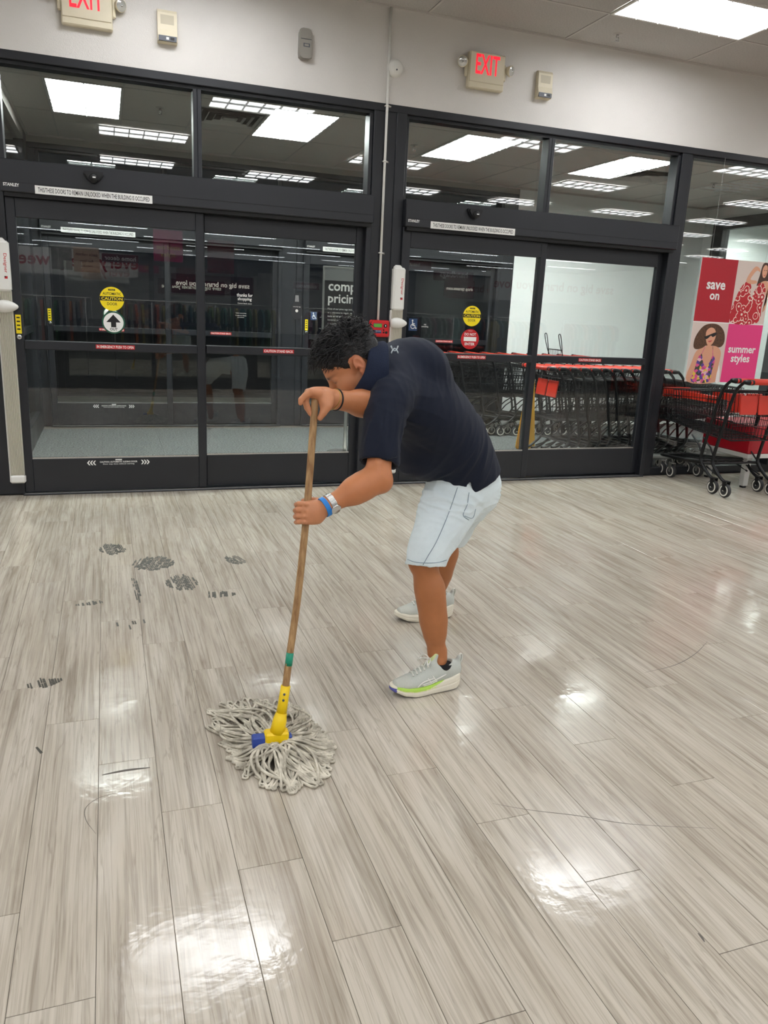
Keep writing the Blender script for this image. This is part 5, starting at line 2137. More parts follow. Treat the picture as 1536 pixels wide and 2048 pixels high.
top_m = np.clip((hl_[:, 1] - 0.03) / 0.06, 0, 1)
HV = HV + HN * ((0.005 + 0.010 * top_m) * gnoise(HV * 38) + 0.006 * top_m * gnoise(HV * 80))[:, None] - HN * (0.004 * (1 - top_m))[:, None]
M_hair = pm('black_hair', (17, 16, 18), 0.38, spec=0.5, var=0.5, var_scale=120, bump=0.6, bump_scale=260)
hair_o = np_mesh('hair', HV, HQ, [M_hair], person)
tf = MB()
rnd = random.Random(11)
cand = np.nonzero(HN @ hu > -0.6)[0]
cand = cand[(hl_[cand, 1] > np.interp(hl_[cand, 0], LINE_F, LINE_U) + 0.008)]
for k in range(1500):
    i = int(cand[rnd.randrange(len(cand))])
    p, n = HV[i] - HN[i] * 0.004, HN[i]
    t = float(top_m[i])
    g = unit(hf * (0.9 if hl_[i, 0] > -0.03 else -0.3) + hu * (0.35 * t - 0.45 * (1 - t)) + hs * rnd.uniform(-0.5, 0.5) + np.array([rnd.gauss(0, 0.35) for _ in range(3)]))
    g = unit(g - n * (g @ n) * 0.9)
    ln = (0.014 + 0.024 * t) * rnd.uniform(0.6, 1.25)
    lift = (0.25 + 0.45 * t) * rnd.uniform(0.5, 1.2)
    p1 = p + (g * 0.45 + n * lift * 0.6) * ln
    p2 = p + (g * 1.0 + n * lift * 0.55 - np.array((0, 0, 0.10))) * ln
    r = rnd.uniform(0.0011, 0.0022) * (0.7 + 0.6 * t)
    tf.tube([p, p1, p2], [r, r * 0.85, r * 0.15], M_hair, 4, caps=False)
tf.build('hair_tufts', hair_o, kind='stuff')

# ---- polo shirt
lat0, lat1 = (0.05, 1.0, 0.10), (0.14, 0.90, 0.36)
shirt = Grid((0.72, 2.34, 0.70), (1.66, 3.16, 1.50), 0.0042)
rows = [
    (W(938, 985, 2.86), (0.02, 1, 0.05), 0.188, 0.142),
    (W(928, 948, 2.85), (0.03, 1, 0.06), 0.190, 0.143),
    (W(906, 900, 2.83), (0.05, 1, 0.10), 0.194, 0.150),
    (W(874, 850, 2.80), (0.07, 1, 0.18), 0.198, 0.155),
    (W(842, 806, 2.76), (0.10, 0.95, 0.28), 0.200, 0.146),
    (W(808, 772, 2.73), (0.12, 0.92, 0.34), 0.185, 0.122),
    (W(776, 752, 2.70), (0.12, 0.92, 0.34), 0.135, 0.100),
    (W(752, 744, 2.68), (0.10, 0.95, 0.25), 0.082, 0.088),
]
shirt.loft(rows, 0.0)
# shoulders and sleeves
shirt.loft([(W(800, 770, 2.66), (0, 1, 0.2), 0.085, 0.085), (W(783, 795, 2.555), (0.3, 1, 0), 0.080, 0.078), (W(770, 838, 2.505), (0.4, 1, 0), 0.074, 0.070),
            (W(761, 885, 2.475), (0.4, 1, 0), 0.070, 0.068), (W(756, 955, 2.450), (0.4, 1, 0), 0.0695, 0.068)], 0.045)
shirt.cone(W(805, 745, 2.80), R_sh + np.array((0.02, 0, 0.01)), 0.10, 0.080, 0.05)
shirt.cone(R_sh, R_sh + (R_el - R_sh) * 0.6, 0.078, 0.066, 0.03)
shirt.ell(W(834, 732, 2.79), (0.115, 0.17, 0.095), (unit((0.8, 0, -0.6)), unit((0.12, 0.95, 0.25)), unit((0.6, 0, 0.8))), 0.06)
# belly
shirt.ell(W(838, 905, 2.83), (0.11, 0.15, 0.10), k=0.06)
solid = shirt.g.copy()
shirt.shell(0.009)
# sleeve opening: cut across the upper arm
sl_dir = unit(L_el - L_sh)
sl_pt = W(757, 926, 2.455)
Xs, Ys, Zs = shirt.axes()
near_arm = (np.sqrt((Xs - L_el[0]) ** 2 + (Ys - L_el[1]) ** 2 + (Zs - L_el[2]) ** 2) < 0.16)
dd = ((Xs - sl_pt[0]) * sl_dir[0] + (Ys - sl_pt[1]) * sl_dir[1] + (Zs - sl_pt[2]) * sl_dir[2]).astype(np.float32)
shirt.g = np.where(near_arm & (Ys < 2.62) & (Xs < L_el[0] + 0.11), np.maximum(shirt.g, dd), shirt.g)
# hem plane, lower towards the back, with a side vent
h0, h1 = W(848, 966, 2.72), W(1003, 925, 2.80)
hn = unit(np.cross(h1 - h0, (0.0, 1.0, 0.02)))
if hn[2] > 0:
    hn = -hn
dh = ((Xs - h0[0]) * hn[0] + (Ys - h0[1]) * hn[1] + (Zs - h0[2]) * hn[2]).astype(np.float32)
tv = ((Xs - h0[0]) * (h1 - h0)[0] + (Zs - h0[2]) * (h1 - h0)[2]) / ((h1 - h0)[0] ** 2 + (h1 - h0)[2] ** 2)
drop = np.interp(tv.ravel(), [0.0, 0.30, 0.40, 0.44, 0.452, 0.50, 0.7, 1.0], [0.004, 0.028, 0.042, 0.014, 0.014, 0.066, 0.036, 0.006]).reshape(tv.shape)
side = Ys < 2.80
drop = np.where(side, drop, 0.02).astype(np.float32)
arm_zone = near_arm & (Ys < 2.62) & (Xs < L_el[0] + 0.11)
shirt.g = np.where(arm_zone, shirt.g, np.maximum(shirt.g, dh - drop))
# neck opening
nd = unit((-0.95, 0.02, 0.24))
npn = W(748, 742, 2.68)
dn = ((Xs - npn[0]) * nd[0] + (Ys - npn[1]) * nd[1] + (Zs - npn[2]) * nd[2]).astype(np.float32)
nk = np.sqrt((Ys - npn[1]) ** 2 + (Zs - npn[2]) ** 2 + 0 * Xs) < 0.11
shirt.g = np.where(nk, np.maximum(shirt.g, dn), shirt.g)
SV, SQ = shirt.mesh()
SV = relax(SV, SQ, 3, 0.5)
SN = vnormals(SV, SQ)
# folds: along the sleeve, across the waist, and drawn from the armpit
sp = unit(W(760, 700, 2.7) - W(935, 905, 2.86))
acr = unit(np.cross(sp, (0, 1, 0)))
ca = (SV - W(870, 850, 2.8)) @ sp
cb = (SV - W(870, 850, 2.8)) @ acr
cc = SV[:, 1]
w_waist = np.exp(-((ca + 0.10) / 0.09) ** 2)
w_arm = np.exp(-(np.linalg.norm(SV - W(800, 870, 2.58), axis=1) / 0.16) ** 2)
q1 = np.stack([(ca * 26 + cb * 9 + cc * 6), cb * 4, cc * 5], 1)
q2 = np.stack([(ca * 10 - cb * 24), ca * 4, cc * 10], 1)
q3 = np.stack([SV[:, 0] * 34 - SV[:, 2] * 6, SV[:, 1] * 12, SV[:, 2] * 7], 1)


def ridge(x):
    return np.clip(0.28 - np.abs(x), 0, 1) / 0.28


slv = np.exp(-(np.linalg.norm(SV - W(765, 870, 2.48), axis=1) / 0.11) ** 2)
disp = 0.0075 * w_waist * ridge(gnoise(q1)) + 0.0070 * w_arm * ridge(gnoise(q2)) + 0.0050 * slv * ridge(gnoise(q3)) + 0.0035 * gnoise(np.stack([ca * 9, cb * 9, cc * 6], 1)) + 0.0022 * ridge(gnoise(np.stack([ca * 16 + cb * 14, cb * 5, cc * 7], 1)))
SV = SV + SN * disp[:, None]
M_polo = pm('navy_jersey', (19, 26, 43), 0.75, spec=0.25, sheen=0.04, var=0.07, var_scale=300, bump=0.25, bump_scale=900)
shirt_bvh = BVHTree.FromPolygons(SV.tolist(), SQ.tolist())
polo = np_mesh('polo_shirt', SV, SQ, [M_polo], person, label='navy short-sleeved polo shirt')
shirt.g = solid
# sleeve hem stitch line and hem stitching
def surf_hit(tree, u, v, lift=0.0):
    d = Vector(AX.T @ np.array([(u - 768) / FPX, -(v - 1024) / FPX, 1.0])).normalized()
    loc_, nor, _i, _d = tree.ray_cast(Vector((0, 0, CAM_H)), d)
    if loc_ is None:
        return None
    if nor.dot(d) > 0:
        nor = -nor
    return np.array(loc_ + nor * lift)


def stitched(name, pix, tree, mat, r, par, lift=0.0010, sub=4):
    pts = []
    for u, v in spline([np.array(p, float) for p in pix], sub):
        h = surf_hit(tree, u, v, lift)
        if h is not None:
            pts.append(h)
    if len(pts) > 2:
        MB().tube(pts, r, mat, 5).build(name, par)


# ribbed collar: a folded band round the neck
cl = MB()
C0 = W(731, 744, 2.660)
cu_ = unit(np.array((0.0, 0.0, 1.0)) - nd * nd[2])
cv_ = unit(np.cross(nd, cu_))
prof = [(-0.030, 0.92), (0.018, 0.93), (0.024, 0.965), (0.018, 1.02), (-0.022, 1.14), (-0.056, 1.23), (-0.060, 1.20), (-0.022, 1.10), (0.006, 1.03)]
nseg = 56
vv, ff = [], []
for i in range(nseg):
    a = 2 * math.pi * i / nseg
    for ax_, sc_ in prof:
        ra, rb = 0.100 * sc_, 0.092 * sc_
        fr = -math.cos(a)           # -1 top (nape) .. 1 front
        tilt = 0.020 * (fr + 1) * 0.5
        ax_ = ax_ * (1 - 0.38 * max(0.0, math.cos(a))) if ax_ < 0 else ax_
        pt = C0 + cu_ * (ra * math.cos(a)) + cv_ * (rb * math.sin(a)) + nd * (ax_ + tilt + 0.002 * math.sin(5 * a))
        vv.append(pt)
kp = len(prof)
for i in range(nseg):
    for j in range(kp):
        ff.append((i * kp + j, ((i + 1) % nseg) * kp + j, ((i + 1) % nseg) * kp + (j + 1) % kp, i * kp + (j + 1) % kp))
cl.add(vv, ff, pm('navy_rib', (32, 40, 60), 0.8, spec=0.2, var=0.15, var_scale=220, bump=0.3, bump_scale=400), True)
cl.build('collar', polo, label='ribbed navy collar')
# small pale emblem on the nape
lg = MB()
for sgn in (1, -1):
    for off in (0, ):
        pts = []
        for t in np.linspace(-1, 1, 9):
            u = 789 + 6.8 * t
            v = 700.5 + sgn * (-6.6 + 8.8 * (1 - abs(t) ** 2.2))
            h = surf_hit(shirt_bvh, u, v, 0.0012)
            if h is not None:
                pts.append(h)
        lg.tube(pts, [0.0036 if 0 < i < len(pts) - 1 else 0.0052 for i in range(len(pts))], pm('silver_print', (176, 184, 188), 0.5), 5, flat=0.6)
lg.build('emblem', polo, label='small silver emblem at the nape')
hm_ = MB()
for body_px in ([(717, 917), (740, 921), (765, 921), (794, 914)],):
    stitched('sleeve_hem', body_px, shirt_bvh, pm('navy_thread', (12, 16, 28), 0.8), 0.0014, polo)

# ---- shorts
sh = Grid((0.98, 2.48, 0.38), (1.70, 3.36, 1.02), 0.0042)
sh.loft([(W(922, 925, 2.86), (0, 1, 0), 0.172, 0.128), (W(926, 950, 2.86), (0, 1, 0), 0.176, 0.140), (W(930, 975, 2.87), (0, 1, 0), 0.172, 0.134), (W(925, 1000, 2.88), (0, 1, 0), 0.15, 0.105)], 0.0)
sh.loft([(W(916, 965, 2.79), (0.3, 1, 0), 0.108, 0.128), (W(899, 1010, 2.755), (0.3, 1, 0), 0.102, 0.118), (W(876, 1060, 2.71), (0.3, 1, 0), 0.092, 0.100), (W(858, 1100, 2.675), (0.3, 1, 0), 0.087, 0.083), (W(845, 1150, 2.65), (0.3, 1, 0), 0.086, 0.0760)], 0.05)
sh.loft([(W(948, 960, 2.98), (-0.3, 1, 0), 0.105, 0.115), (W(935, 1000, 3.06), (-0.3, 1, 0), 0.098, 0.10), (W(915, 1040, 3.12), (-0.3, 1, 0), 0.088, 0.085), (W(893, 1092, 3.17), (-0.3, 1, 0), 0.082, 0.076)], 0.05)
ssolid = sh.g.copy()
sh.shell(0.009)
Xq, Yq, Zq = sh.axes()
a0, a1 = W(808, 1124, 2.62), W(894, 1131, 2.66)
kn_dir = unit(W(846, 1150, 2.65) - W(858, 1100, 2.675))
hp = W(851, 1131, 2.655)
d1 = ((Xq - hp[0]) * kn_dir[0] + (Yq - hp[1]) * kn_dir[1] + (Zq - hp[2]) * kn_dir[2])
side_n = unit(a1 - a0)
d1 = d1 - 0.0 + 0.20 * ((Xq - hp[0]) * side_n[0] + (Zq - hp[2]) * side_n[2])
hp2 = W(899, 1072, 3.16)
kd2 = unit(W(893, 1092, 3.17) - W(915, 1040, 3.12))
d2 = ((Xq - hp2[0]) * kd2[0] + (Yq - hp2[1]) * kd2[1] + (Zq - hp2[2]) * kd2[2])
lower = Zq + 0 * Xq + 0 * Yq < 0.72
sh.g = np.where(lower & (Yq < 2.93), np.maximum(sh.g, d1.astype(np.float32)), sh.g)
sh.g = np.where(lower & (Yq >= 2.93), np.maximum(sh.g, d2.astype(np.float32)), sh.g)
tw = W(922, 935, 2.86)
sh.g = np.maximum(sh.g, (Zq - tw[2] - 0.0 + 0 * Xq + 0 * Yq).astype(np.float32))
DV, DQ = sh.mesh()
DV = relax(DV, DQ, 3, 0.5)
DN = vnormals(DV, DQ)
dcr = np.exp(-((DV[:, 2] - 0.76) / 0.06) ** 2)
DV = DV + DN * (0.006 * dcr * ridge(gnoise(np.stack([DV[:, 0] * 10, DV[:, 1] * 8, DV[:, 2] * 34 + DV[:, 0] * 8], 1))) + 0.004 * ridge(gnoise(np.stack([DV[:, 0] * 14 - DV[:, 2] * 9, DV[:, 1] * 9, DV[:, 2] * 13], 1))) + 0.003 * gnoise(DV * 9))[:, None]
wash = 1 + 0.05 * gnoise(DV * 12) + 0.035 * gnoise(DV * 60)
dt = np.array(lin((228, 240, 243)))[None] * wash[:, None]
M_denim = tint_mat('bleached_denim', 0.85, 0.2, bump=0.35, bump_scale=700, var=0.05, var_scale=500)
shorts_bvh = BVHTree.FromPolygons(DV.tolist(), DQ.tolist())
shorts = np_mesh('denim_shorts', DV, DQ, [M_denim], person, tint=np.clip(dt, 0, 1), label='pale bleached denim shorts')
sh.g = ssolid
M_seam = pm('denim_seam', (138, 158, 170), 0.85)
stitched('outseam', [(915, 975), (905, 1005), (890, 1045), (872, 1085), (856, 1112), (846, 1130)], shorts_bvh, M_seam, 0.0016, shorts)
stitched('hem_stitch', [(811, 1117), (830, 1124), (851, 1126), (875, 1125), (893, 1120)], shorts_bvh, M_seam, 0.0014, shorts)
stitched('pocket_seam', [(938, 985), (934, 1010), (926, 1030), (937, 1040)], shorts_bvh, M_seam, 0.0014, shorts)
stitched('pocket_seam', [(929, 1032), (945, 1036), (951, 1018)], shorts_bvh, M_seam, 0.0012, shorts)

# ---- shoes
M_upper = tint_mat('shoe_mesh', 0.75, 0.3, bump=0.5, bump_scale=500, var=0.06, var_scale=300)
M_mid = tint_mat('shoe_foam', 0.55, 0.35, var=0.03, var_scale=60)
M_lace = pm('shoe_lace', (226, 226, 216), 0.7)
M_logo = pm('shoe_stripe', (238, 236, 230), 0.45)
M_sock = pm('black_sock', (16, 17, 20), 0.9)
M_lining = pm('shoe_lining', (150, 152, 148), 0.9)


def make_shoe(name, heel, toe, near, label):
    """Built with x from heel (0) to toe (0.30), y to the wearer's left, z up, then set on the floor."""
    heel, toe = np.array(heel, float), np.array(toe, float)
    xd = unit(toe - heel)
    yd = np.array((-xd[1], xd[0], 0.0))     # wearer's left
    zd = np.array((0, 0, 1.0))
    scl = np.linalg.norm(toe - heel) / 0.298
    R3 = np.array([xd, yd, zd])

    def world(P):
        return heel + scl * (np.atleast_2d(P) @ R3)

    up = Grid((-0.02, -0.075, 0.0), (0.325, 0.075, 0.175), 0.0024)
    yv = (0, 1, 0)
    up.loft([((0.014, 0, 0.066), yv, 0.026, 0.034), ((0.035, 0, 0.072), yv, 0.0335, 0.046), ((0.075, 0, 0.076), yv, 0.0365, 0.050), ((0.115, 0.001, 0.072), yv, 0.0385, 0.050), ((0.155, 0.002, 0.062), yv, 0.042, 0.044),
             ((0.200, 0.002, 0.052), yv, 0.0455, 0.034), ((0.240, 0.0, 0.047), yv, 0.042, 0.026), ((0.275, -0.003, 0.045), yv, 0.030, 0.019)], 0.01, pad=0.03)
    up.cone((0.012, 0, 0.085), (0.000, 0, 0.128), 0.013, 0.009, 0.012, pad=0.02)
    up.cone((0.022, 0, 0.085), (0.055, 0, 0.098), 0.024, 0.026, 0.02, pad=0.02)
    up.ell((0.125, 0, 0.112), (0.018, 0.027, 0.024), np.array([unit((1, 0, -0.55)), (0, 1, 0), unit((0.55, 0, 1))]), 0.014, pad=0.02)
    up.cone((0.118, -0.006, 0.118), (0.108, -0.006, 0.152), 0.013, 0.009, 0.012, pad=0.02)
    up.cone((0.118, 0.006, 0.118), (0.108, 0.006, 0.152), 0.013, 0.009, 0.012, pad=0.02)
    up.ell((0.074, 0, 0.118), (0.038, 0.0265, 0.046), None, 0.008, 'sub', pad=0.02)
    V1, Q1 = up.mesh()
    V1 = relax(V1, Q1, 2, 0.5)
    c1 = np.tile(np.array(lin((196, 200, 192))), (len(V1), 1))
    m = np.clip((V1[:, 0] - 0.215) / 0.03, 0, 1)[:, None] * 0.35
    c1 = c1 * (1 - m) + np.array(lin((206, 205, 190))) * m
    tongue = (V1[:, 2] > 0.122) & (np.abs(V1[:, 1]) < 0.012) & (V1[:, 0] > 0.09)
    c1[tongue] = lin((212, 222, 160))
    inner = (((V1[:, 0] - 0.074) / 0.040) ** 2 + (V1[:, 1] / 0.0285) ** 2 < 1) & (V1[:, 2] < 0.110)
    c1[inner] = lin((120, 122, 120))
    sh_ = np_mesh(name, world(V1), Q1, [M_upper], person, tint=c1, label=label)
    so = Grid((-0.03, -0.08, -0.01), (0.335, 0.08, 0.10), 0.0024)
    X, Y, Zz = so.axes()
    pts = [(0.034, 0.0, 0.0370), (0.080, 0.0, 0.0390), (0.130, 0.002, 0.0410), (0.175, 0.003, 0.0470), (0.210, 0.002, 0.0495), (0.245, -0.001, 0.0440), (0.268, -0.004, 0.0330)]
    d2 = np.full((len(X), Y.shape[1], 1), 1.0, np.float32)
    for (xa, ya, ra), (xb, yb, rb) in zip(pts[:-1], pts[1:]):
        t = np.clip(((X - xa) * (xb - xa) + (Y - ya) * (yb - ya)) / ((xb - xa) ** 2 + (yb - ya) ** 2), 0, 1)
        d2 = np.minimum(d2, np.sqrt((X - xa - t * (xb - xa)) ** 2 + (Y - ya - t * (yb - ya)) ** 2) - (ra + (rb - ra) * t))
    zb = np.interp(X.ravel(), [-0.01, 0.02, 0.05, 0.20, 0.25, 0.30], [0.020, 0.004, 0.0, 0.0, 0.006, 0.024]).reshape(X.shape)
    zt = np.interp(X.ravel(), [-0.01, 0.02, 0.06, 0.12, 0.18, 0.24, 0.30], [0.074, 0.068, 0.056, 0.047, 0.041, 0.041, 0.050]).reshape(X.shape)
    mid_ = (zb + zt) / 2
    hh = (zt - zb) / 2
    dz = np.abs(Zz - mid_) - hh
    bulge = 0.004 * np.cos(np.clip((Zz - mid_) / np.maximum(hh, 1e-3), -1, 1) * 1.2) - 0.0025 * np.exp(-((Zz - zb - 0.55 * (zt - zb)) / 0.002) ** 2)
    a_, b_ = d2 - bulge + 0.007, dz + 0.007
    so.g = (np.minimum(np.maximum(a_, b_), 0) + np.sqrt(np.maximum(a_, 0) ** 2 + np.maximum(b_, 0) ** 2) - 0.007).astype(np.float32)
    V2, Q2 = so.mesh()
    V2 = relax(V2, Q2, 1, 0.5)
    c2 = np.tile(np.array(lin((232, 226, 208))), (len(V2), 1))
    rel = (V2[:, 2] - np.interp(V2[:, 0], [-0.01, 0.02, 0.05, 0.20, 0.25, 0.30], [0.020, 0.004, 0.0, 0.0, 0.006, 0.024]))
    tot = np.interp(V2[:, 0], [-0.01, 0.02, 0.06, 0.12, 0.18, 0.24, 0.30], [0.054, 0.064, 0.056, 0.047, 0.041, 0.037, 0.026])
    fr = rel / tot
    band = (fr > 0.70 + 0.3 * np.clip((0.15 - V2[:, 0]) / 0.07, 0, 1)) & (V2[:, 0] > 0.08) & (V2[:, 0] < 0.285) & (V2[:, 1] > 0)
    if near:
        c2[band] = lin((178, 216, 92))
        c2[(fr > 0.62) & (fr <= 0.70) & (V2[:, 1] > 0) & (V2[:, 0] > 0.12)] = lin((226, 236, 150))
        c2[(V2[:, 0] > 0.286) & (V2[:, 2] < 0.040)] = lin((92, 92, 168))
    c2[fr < 0.06] = lin((70, 72, 80))
    np_mesh('sole', world(V2), Q2, [M_mid], sh_, tint=c2, label='cream foam sole with a lime band' if near else 'cream foam sole')

    def on(x, y=None, z=None, lift=0.0015):
        """A point on the upper, from above (x, y) or from the outer side (x, z)."""
        if z is None:
            p = up.cast((x, y, 0.2), (0, 0, -1), 0.3)
        else:
            p = up.cast((x, 0.12, z), (0, -1, 0), 0.3)
        if p is None:
            return None
        return p + up.normal(p) * lift

    lc = MB()
    for k in range(5):
        x = 0.142 + 0.016 * k
        for s in (-1, 1):
            pts_ = [on(x + 0.004 * t, s * (-0.022 + 0.044 * t)) for t in np.linspace(0, 1, 6)]
            pts_ = [p for p in pts_ if p is not None]
            if len(pts_) > 2:
                pts_ = [p + np.array((0.006 * (i / 5 if s > 0 else 1 - i / 5), 0, 0.001 * (s + 1))) for i, p in enumerate(pts_)]
                lc.tube(world(np.array(pts_)), 0.0028, M_lace, 5)
    top = on(0.134, 0.0, lift=0.004)
    for s in (-1, 1):
        lp = spline([top, top + (0.008, s * 0.018, 0.010), top + (0.016, s * 0.036, 0.004), top + (0.026, s * 0.038, -0.010), top + (0.020, s * 0.022, -0.004), top + (0.004, 0, 0.001)], 3)
        lc.tube(world(lp), 0.0028, M_lace, 5)
        lp = spline([top, top + (0.018, s * 0.014, 0.002), top + (0.040, s * 0.030, -0.014)], 3)
        lc.tube(world(lp), 0.0019, M_lace, 5)
    lc.build('laces', sh_)
    st_ = MB()
    for line in ([(0.205, 0.044), (0.190, 0.058), (0.165, 0.066), (0.135, 0.070)], [(0.160, 0.074), (0.150, 0.060), (0.142, 0.046)], [(0.140, 0.082), (0.128, 0.066), (0.118, 0.050)], [(0.185, 0.052), (0.150, 0.056), (0.110, 0.066), (0.075, 0.078)], [(0.178, 0.046), (0.145, 0.048), (0.115, 0.056)]):
        pts_ = [on(x, None, z) for x, z in spline(line, 4)]
        pts_ = [p for p in pts_ if p is not None]
        if len(pts_) > 2:
            st_.tube(world(np.array(pts_)), 0.0025, M_logo, 5)
    st_.build('side_stripes', sh_, label='thin white crossing stripes')
    tb_ = MB()
    lp = spline([(0.002, 0, 0.126), (-0.004, 0, 0.140), (-0.012, 0, 0.138), (-0.014, 0, 0.118), (-0.004, 0, 0.096)], 4)
    tb_.tube(world(lp), 0.0075, M_lace, 6, flat=0.3, ref=(0, 1, 0))
    tb_.build('pull_tab', sh_)
    sk_ = MB()
    prof_ = []
    P = [world(np.array((0.072, 0.0, 0.075)))[0], world(np.array((0.072, 0.0, 0.100)))[0], world(np.array((0.071, 0, 0.112)))[0]]
    sk_.tube(P, [0.030, 0.037, 0.0375], M_sock, 24)
    sk_.build('sock', sh_, label='low black sock')
    return sh_


make_shoe('running_shoe', (1.302, 2.602, 0), (1.008, 2.584, 0), True, 'nearer pale grey running shoe with a lime and cream sole')
make_shoe('running_shoe', (1.590, 3.306, 0), (1.290, 3.300, 0), False, 'farther pale grey running shoe with a cream sole')

# ---- watch and bracelets
wd_ = unit(L_wr - L_el)
wa = L_wr - wd_ * 0.010
u1 = unit(np.cross(wd_, (0, 0, 1)))
u2 = np.cross(wd_, u1)
q = MB()
ring = [wa + 0.0330 * (math.cos(t) * u1 + math.sin(t) * u2) for t in np.linspace(0, 2 * math.pi, 33)[:-1]]
for k in range(-3, 4):
    q.tube([p + wd_ * 0.0028 * k for p in ring], 0.0024, M_chrome, 5, closed=True)
wt = q.build('wristwatch', person, label='steel wristwatch')
cam_dir = unit(np.array((0, 0, CAM_H)) - wa)
fd = unit(cam_dir - wd_ * (cam_dir @ wd_) + np.array((0, 0, -0.9)))
fd = unit(fd - wd_ * (fd @ wd_))
q = MB()
q.lathe([(0.0, 0.036), (0.016, 0.036), (0.0185, 0.033), (0.0185, 0.028), (0.0, 0.028)], M_chrome, wa, fd, 24)
q.build('watch_case', wt)
q = MB()
wb = L_wr + wd_ * 0.014
ring = [wb + 0.0320 * (math.cos(t) * u1 + math.sin(t) * u2) for t in np.linspace(0, 2 * math.pi, 33)[:-1]]
for k in range(-2, 3):
    q.tube([p + wd_ * 0.003 * k for p in ring], 0.0026, pm('blue_silicone', (38, 132, 214), 0.5), 5, closed=True)
q.build('blue_wristband', person, label='bright blue silicone wristband')
rd = unit(R_wr - R_el)
u1 = unit(np.cross(rd, (0, 0, 1)))
u2 = np.cross(rd, u1)
for nm, off, rr, tr_, mat in (('black_bracelet', -0.010, 0.0355, 0.0032, M_blackmat), ('metal_bangle', 0.004, 0.0360, 0.0016, pm('brass', (190, 160, 90), 0.3, metal=0.9))):
    q = MB()
    tl = 0.25 if nm == 'metal_bangle' else 0.0
    ring = [R_wr + rd * (off + tl * 0.03 * math.sin(t)) + rr * (math.cos(t) * u1 + math.sin(t) * u2) for t in np.linspace(0, 2 * math.pi, 33)[:-1]]
    q.tube(ring, tr_, mat, 6, closed=True)
    q.build(nm, person, label='thin black bracelet' if nm == 'black_bracelet' else 'thin metal bangle')

# ------------------------------------------------------------------ the mop
mop = empty('mop', tuple(Z(555, 1485)[:2]) + (0,), label='string mop with wooden handle, yellow clamp and grey cotton strings held by the man', category='mop')
ML = np.array(mop.location)


def wood_handle_mat():
    m, nt, b, N, L = nodes_of('handle_wood')
    tc = N.new('ShaderNodeTexCoord')
    mp = N.new('ShaderNodeMapping')
    mp.inputs['Scale'].default_value = (60, 60, 4)
    L.new(tc.outputs['Object'], mp.inputs['Vector'])
    n = N.new('ShaderNodeTexNoise')
    n.inputs['Scale'].default_value = 1.4
    n.inputs['Detail'].default_value = 5
    L.new(mp.outputs[0], n.inputs['Vector'])
    r = N.new('ShaderNodeValToRGB')
    r.color_ramp.elements[0].position = 0.32
    r.color_ramp.elements[1].position = 0.68
    r.color_ramp.elements[0].color = (*lin((134, 96, 58)), 1)
    r.color_ramp.elements[1].color = (*lin((186, 150, 104)), 1)
    L.new(n.outputs['Fac'], r.inputs['Fac'])
    L.new(r.outputs[0], b.inputs['Base Color'])
    b.inputs['Roughness'].default_value = 0.55
    return m


PC = POLE_C - ML
zt_ = PC[:, 2]
i0 = int(np.argmin(np.abs(zt_ - 0.20)))
q = MB()
q.tube(list(PC[i0:]) + [PC[-1] + unit(PC[-1] - PC[-4]) * 0.022], 0.0122, wood_handle_mat(), 16)
q.build('handle', mop)
ia = [int(np.argmin(np.linalg.norm(POLE_C - W(u, v, y), axis=1))) for u, v, y in ((580, 1303, 2.335), (577, 1332, 2.326))]
pA, pB = W(580.3, 1305, 2.3345), W(576.8, 1331, 2.327)
q = MB()
q.tube([pA - ML, (pA + pB) / 2 - ML, pB - ML], 0.0128, pm('green_tape', (20, 142, 112), 0.4), 16)
q.build('tape_band', mop, label='green tape band')
M_yel = pm('mop_yellow', (246, 208, 8), 0.42)
M_mopblue = pm('mop_blue', (46, 74, 160), 0.5)
q = MB()
pt_, pm_, pl_ = W(571.5, 1371, 2.316) - ML, W(563, 1425, 2.300) - ML, W(554, 1466, 2.289) - ML
q.tube([pt_, (pt_ + pm_) / 2, pm_], [0.0160, 0.0165, 0.0175], M_yel, 18)
q.tube([pm_, (pm_ * 0.6 + pl_ * 0.4), pl_], [0.0185, 0.0235, 0.0255], M_yel, 18)
q.build('socket', mop, label='yellow plastic socket')
ex = unit((1.0, -0.06, 0.0))
ey = unit((0.06, 1.0, 0))
bc = pl_ + np.array((-0.002, 0.0, -0.012))
q = MB()
q.box((-0.040, -0.022, -0.024), (0.040, 0.022, 0.022), M_yel, bev=0.006)
o = q.build('clamp_jaw', mop, tuple(bc))
o.rotation_euler = (0, 0, -0.06)
q = MB()
q.box((-0.082, -0.017, -0.030), (-0.036, 0.017, 0.010), M_mopblue, bev=0.004)
o = q.build('clamp_bar', mop, tuple(bc), label='blue clamp bar')
o.rotation_euler = (0, 0, -0.06)
q = MB()
q.box((0.036, -0.015, -0.028), (0.052, 0.015, 0.004), M_mopblue, bev=0.004)
o = q.build('clamp_hinge', mop, tuple(bc), label='blue hinge end')
o.rotation_euler = (0, 0, -0.06)
q = MB()
for k in (0.28, 0.50):
    pp = pt_ + (pm_ - pt_) * k
    dcm = unit(np.array((0, 0, CAM_H)) - (pp + ML))
    ax_ = unit(pm_ - pt_)
    dcm = unit(dcm - ax_ * (dcm @ ax_))
    q.lathe([(0.0042, 0), (0.0042, 0.0022), (0, 0.003)], M_greyd, pp + dcm * 0.0158, dcm, 10)
q.build('rivet', mop)

# cotton strings: two fans out of the clamp, lying on the floor in looped strands
rnd = random.Random(5)


